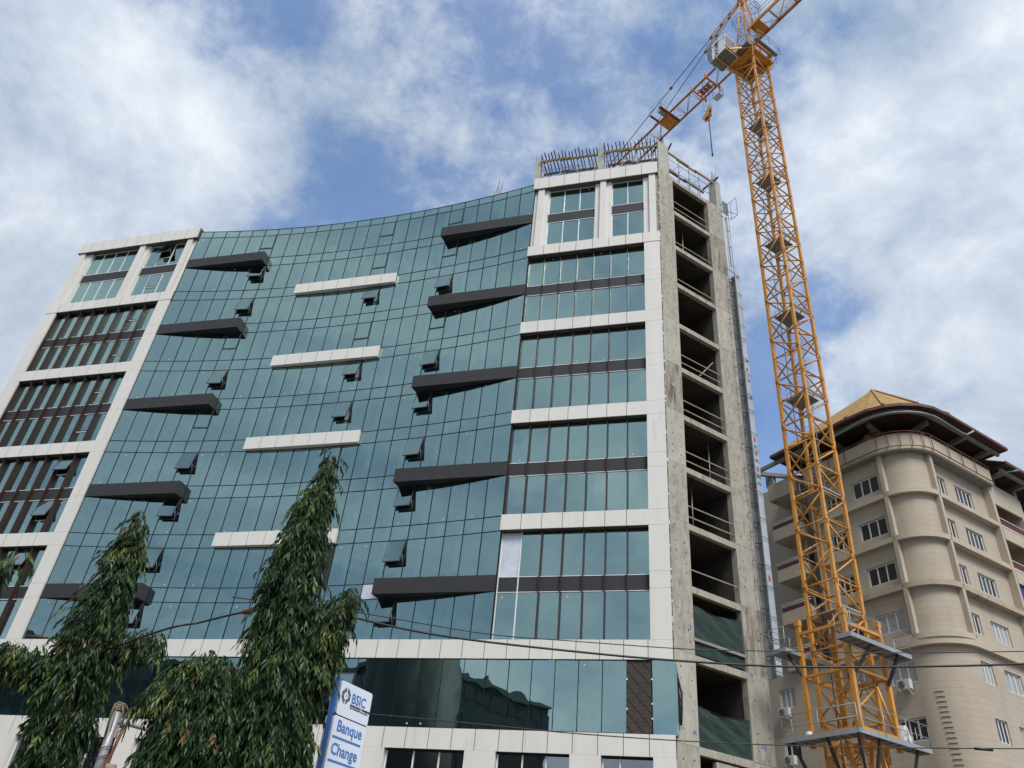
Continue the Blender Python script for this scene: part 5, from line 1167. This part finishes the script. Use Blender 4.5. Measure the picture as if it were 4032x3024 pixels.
mast_tree('leafy_tree', at_az(-32.3, 13), lat_axes(-32.3, [
    [(-0.1, 0, 5.5, 0.1), (-0.1, 0, 5.0, 0.3), (-0.1, 0, 4, 0.35), (-0.1, 0, 2.6, 0.4)],
    [(0.0, 0, 5.3, 0.12), (0.18, 0, 5.5, 0.06), (0.28, 0, 5.68, 0.02)]]), 8, 'leafy tree at the left edge of the frame, only its outer sprigs in view', 31)

# ------------------------------------------------------------------ bank sign
SA = radians(58.0); sx_ = Vector((cos(SA), sin(SA), 0)); PL = Vector((-2.83, 17.17, 0))
SG = empty('bank_sign', tuple(PL), SA, label='white and blue totem sign of a bank with blue lettering, beside the drooping tree', cat='sign')
# local x along the face (near to far), face A looks to local -y
def rbox(w, x0, x1, y0, y1, z0, z1, m, r=0.05, edge='sign_edge'):
    n = 5; pts = []
    for cx, cz, a0 in ((x1-r, z1-r, 0), (x0+r, z1-r, 90), (x0+r, z0+r, 180), (x1-r, z0+r, 270)):
        for i in range(n+1): a = radians(a0+90*i/n); pts.append((cx+r*cos(a), cz+r*sin(a)))
    w.face([(x, y0, z) for x, z in pts][::1], m); w.face([(x, y1, z) for x, z in pts][::-1], m)
    for i in range(len(pts)): a, b = pts[i], pts[(i+1) % len(pts)]; w.face([(a[0], y0, a[1]), (a[0], y1, a[1]), (b[0], y1, b[1]), (b[0], y0, b[1])][::-1], edge)
for y0, y1 in ((0.0, 0.05), (0.17, 0.22)):
    w = MB(); rbox(w, 0.0, 1.04, y0, y1, 5.345, 6.0, 'sign_white'); w.build('light_box', SG)
    w = MB(); rbox(w, -0.03, 1.02, y0-0.0, y1, 1.2, 5.32, 'sign_white'); w.build('light_box', SG)
w = MB(); w.box((-0.05, 0.055, 0), (0.12, 0.165, 6.04), 'sign_blue'); w.box((0.12, 0.06, 1.0), (1.0, 0.16, 5.98), 'sign_edge'); w.box((-0.028, 0.01, 5.322), (1.02, 0.21, 5.343), 'fascia_brown'); w.build('post', SG)
FM = lambda x, z, y=-0.004: frame_matrix((x, y, z), (1, 0, 0), (0, 0, 1))
text_mesh('lettering', 'BSIC', 0.27, 'ink_blue', SG, FM(0.385, 5.655), sx=0.90, bold=0.004)
text_mesh('lettering', 'BANQUE SAHELO - SAHARIENNE', 0.052, 'ink_black', SG, FM(0.375, 5.585), sx=0.86, bold=0.002)
text_mesh('lettering', "POUR L'INVESTISSEMENT ET LE COMMERCE", 0.036, 'ink_black', SG, FM(0.375, 5.54), sx=0.86)
text_mesh('lettering', 'Banque', 0.30, 'ink_blue', SG, FM(0.10, 5.05), sx=0.92, bold=0.005)
text_mesh('lettering', 'Change', 0.30, 'ink_blue', SG, FM(0.05, 4.62), sx=0.92, bold=0.005)
for z_ in (4.93, 4.50): w = MB(); w.box((0.02, -0.006, z_-0.02), (0.93, -0.002, z_+0.02), 'ink_blue'); w.build('divider', SG)
# emblem: nested lozenges open at the side
w = MB(); cx, cz = 0.20, 5.74
def loz(rx, rz, t, shift, m='ink_black', cut=0.0):
    out = [(cx+shift, cz+rz), (cx+shift+rx*0.55, cz+rz), (cx+shift+rx, cz+rz*0.35), (cx+shift+rx, cz-rz*0.35), (cx+shift-rx*0.0, cz-rz)]
    for i in range(len(out)-1):
        a, b = out[i], out[i+1]; w.bar((a[0], -0.004, a[1]), (b[0], -0.004, b[1]), 0.006, t, m, upv=(b[1]-a[1], 0, -(b[0]-a[0])) if True else (0, 0, 1))
for k_, (rx, rz) in enumerate(((0.125, 0.145), (0.085, 0.100))):
    R_ = [(0.35*rx, rz), (rx, 0.30*rz), (rx, -0.30*rz), (0.15*rx, -rz)]
    for sgn in (1, -1):
        for i in range(3):
            a = (cx+sgn*R_[i][0], cz+sgn*R_[i][1]); b = (cx+sgn*R_[i+1][0], cz+sgn*R_[i+1][1])
            d = Vector((b[0]-a[0], 0, b[1]-a[1])).normalized(); n_ = Vector((-d.z, 0, d.x))*0.0135; e = d*0.012
            P = [Vector((a[0], -0.004, a[1]))-e-n_, Vector((b[0], -0.004, b[1]))+e-n_, Vector((b[0], -0.004, b[1]))+e+n_, Vector((a[0], -0.004, a[1]))-e+n_]
            w.face(P, 'ink_black')
w.box((cx-0.012, -0.005, cz-0.02), (cx+0.012, -0.001, cz+0.02), 'ink_blue'); w.build('emblem', SG)

# ------------------------------------------------------------------ lamp pole, post, cables
LP = empty('lamp_pole', tuple(at_az(-22.4, 17)), 0, label='weathered steel lamp pole with a side arm, tied with dry vines', cat='lamp pole')
w = MB(); w.tube([(0, 0, 0), (0, 0, 3.2)], 0.10, 'pole_grey', 12, r2=0.09); w.tube([(0, 0, 3.2), (0, 0, 4.75)], 0.082, 'pole_grey', 12, r2=0.074); w.tube([(0, 0, 3.16), (0, 0, 3.24)], 0.12, 'rust', 12); w.build('pole', LP)
w = MB()
for q in range(6): w.tube([(0.082*cos(a)*1.0, 0.082*sin(a), 4.70+q*0.022+0.012*sin(a*2+q)) for a in [2*pi*i/10 for i in range(10)]], 0.014, 'dry_vine', 5, close=True)
w.tube([(0, 0, 4.7), (0, 0, 4.82)], 0.088, 'pole_grey', 10)
for q in range(16): a = random.uniform(0, 6.28); w.tube([(0.1*cos(a), 0.1*sin(a), 4.8), (0.17*cos(a)+0.05, 0.15*sin(a), 4.65), (0.16*cos(a)+0.08, 0.14*sin(a), 4.35-random.random()*0.2)], 0.008, 'dry_vine', 4)
for zz in (4.05, 3.9): w.tube([(0.11*cos(a), 0.11*sin(a), zz+0.05*cos(a)) for a in [2*pi*i/10 for i in range(10)]], 0.009, 'rust', 4, close=True)
w.build('vine_binding', LP)
aa = radians(22.4); ex = Vector((cos(aa), sin(aa), 0))
w = MB(); p0 = Vector((0, 0, 4.5)); w.tube([p0+ex*0.05, p0+ex*0.15+Vector((0, 0, 0.02)), p0+ex*1.55+Vector((0.0, 0.9, -0.02))], 0.052, 'pole_grey', 9, r2=0.04); w.tube([p0+ex*0.1, p0+ex*0.2], 0.085, 'pole_grey', 10)
w.tube([p0+ex*0.18+Vector((0, 0, -0.05)), p0+ex*0.12+Vector((0, 0, -0.6)), Vector((0.06, 0, 3.55))], 0.03, 'rust', 6); w.bar(Vector((0.12, 0, 3.95)), Vector((0.10, 0, 3.5)), 0.05, 0.08, 'rust'); w.build('arm', LP)
w = MB(); pE = p0+ex*1.55+Vector((0.0, 0.9, -0.02)); w.tube([pE+Vector((0.09*cos(a)*cos(aa), 0, 0.09*sin(a)-0.02)) for a in [2*pi*i/9 for i in range(9)]], 0.012, 'pole_grey', 4, close=True); w.build('hook_ring', LP)
w = MB(); w.tube([(0, 0, 0), (0, 0, 3.62)], 0.085, 'dry_vine', 10); w.tube([(0, 0, 3.5), (0, 0, 3.64)], 0.09, 'rail_timber', 10)
tag(w.build('short_post', None, at_az(-21.75, 15.6)), 'short brown capped post just right of the lamp pole at the frame bottom', 'post')
def ray_at_y(px, py, y):
    d = R3 @ Vector((px-2016, -(py-1512), -F_PX)); t = y/d.y; return Vector((0, 0, 1.6))+d*t
def cable(name, pix, y0_, r, label, cat='cable', group='overhead cables across the frame'):
    P = [ray_at_y(x*1.8228, yy_*1.8228, y0_+max(0, 330-x)*0.016) for k, (x, yy_) in enumerate(pix)]
    # smooth with Catmull-Rom
    Q = []
    for i in range(len(P)-1):
        a, b, c_, d_ = P[max(i-1, 0)], P[i], P[i+1], P[min(i+2, len(P)-1)]
        for k in range(8):
            t = k/8; Q.append(0.5*((2*b)+(-a+c_)*t+(2*a-5*b+4*c_-d_)*t*t+(-a+3*b-3*c_+d_)*t**3))
    Q.append(P[-1]); w = MB(); w.tube(Q, r, 'cable_black', 6); o = w.build(name); tag(o, label, cat, group); return o
cable('power_cable', [(-400, 1620), (100, 1450), (340, 1365), (430, 1345), (530, 1322), (640, 1312), (745, 1330), (870, 1358), (1000, 1380), (1200, 1403), (1435, 1425), (1700, 1440), (1960, 1440), (2212, 1434), (2600, 1415)], 15.2, 0.021, 'thickest black overhead cable, sagging across the white band')
cable('power_cable', [(500, 1290), (745, 1319), (1042, 1368), (1240, 1385), (1465, 1401), (1589, 1405), (1900, 1410), (2212, 1407), (2600, 1400)], 15.3, 0.010, 'thin overhead cable just above the thickest one')
cable('power_cable', [(500, 1522), (770, 1540), (1042, 1565), (1250, 1585), (1505, 1602), (1800, 1613), (2150, 1617), (2400, 1617)], 21.0, 0.014, 'lowest thin overhead cable, near the frame bottom')
a = ray_at_y(525*1.8228, 1323*1.8228, 15.2); b = ray_at_y(552*1.8228, 1316*1.8228, 15.2)
w = MB(); w.tube([Vector((0, 0, 0)), b-a], 0.05, 'rust', 8); tag(w.build('cable_sleeve', None, a), 'rusty orange sleeve on the cable left of the tall tree', 'sleeve')
w = MB(); a = ray_at_y(2105*1.8228, 1617*1.8228, 21.0); w.tube([Vector((0, 0, 0)), Vector((0.46, 0, 0.007))], 0.034, 'cable_black', 8); tag(w.build('cable_joint', None, a), 'black joint on the lowest cable at the right', 'joint')

# ------------------------------------------------------------------ buildings across the street (seen mirrored in the lower glass)
def far_block(name, cx, cy, rz, L, D, H, floors, label, round_r=0):
    root = empty(name, (cx, cy, 0), rz, label=label, cat='building')
    w = MB(); w.box((0, 0, 0), (L, D, H), 'dark_office'); w.box((-0.4, -0.4, H), (L+0.4, D+0.4, H+0.7), 'office_trim')
    if round_r: w.tube([(0, 0, 0), (0, 0, H-0.1)], round_r, 'dark_office', 24)
    w.build('wall', root); fh = H/floors
    for j in range(int(L/7)):
        w = MB(); h_ = random.uniform(0.5, 1.8); x_ = 2+j*7+random.uniform(-1.5, 1.5); w.box((x_, 2, H+0.7), (x_+random.uniform(1.2, 3.5), 5, H+0.7+h_), random.choice(['dark_office', 'office_trim'])); w.tube([(x_+1, 3, H+h_), (x_+1, 3, H+h_+random.uniform(2, 5))], 0.06, 'dark_office', 5); w.build('roof_hut', root)
    for j in range(int(L/5.2)+1): w = MB(); w.box((0.2+j*5.2, -0.22, 0), (0.7+j*5.2, 0.1, H), 'office_trim'); w.build('pilaster', root)
    for i in range(floors):
        w = MB(); z0 = i*fh+fh*0.35; z1 = i*fh+fh*0.82
        n = int(L/2.6)
        for j in range(n): w.box((1.0+j*2.6, -0.06, z0), (2.9+j*2.6, 0.05, z1), 'glass_dark')
        n = int(D/2.6)
        for j in range(n): w.box((-0.06, 1.0+j*2.6, z0), (0.05, 2.9+j*2.6, z1), 'glass_dark')
        if round_r and i == 2: w.tube([(0, 0, z0), (0, 0, z1)], round_r+0.05, 'curtain_pale', 24)
        w.build('window_row', root)
    return root
# local axes: x runs away from the office block's mirrored line of sight
far_block('far_office', -42.0, -4.0, radians(180+8), 60, 26, 31, 8, 'dark round-cornered office across the street, mirrored in the lower band of glass', 5.5)
far_block('far_office', -64.0, -2.0, radians(146), 70, 20, 30, 9, 'tall dark block mirrored at the far left of the lower glass')
far_block('far_office', -30.0, -78.0, radians(160), 60, 20, 22, 6, 'long dark block mirrored low in the curved glass')
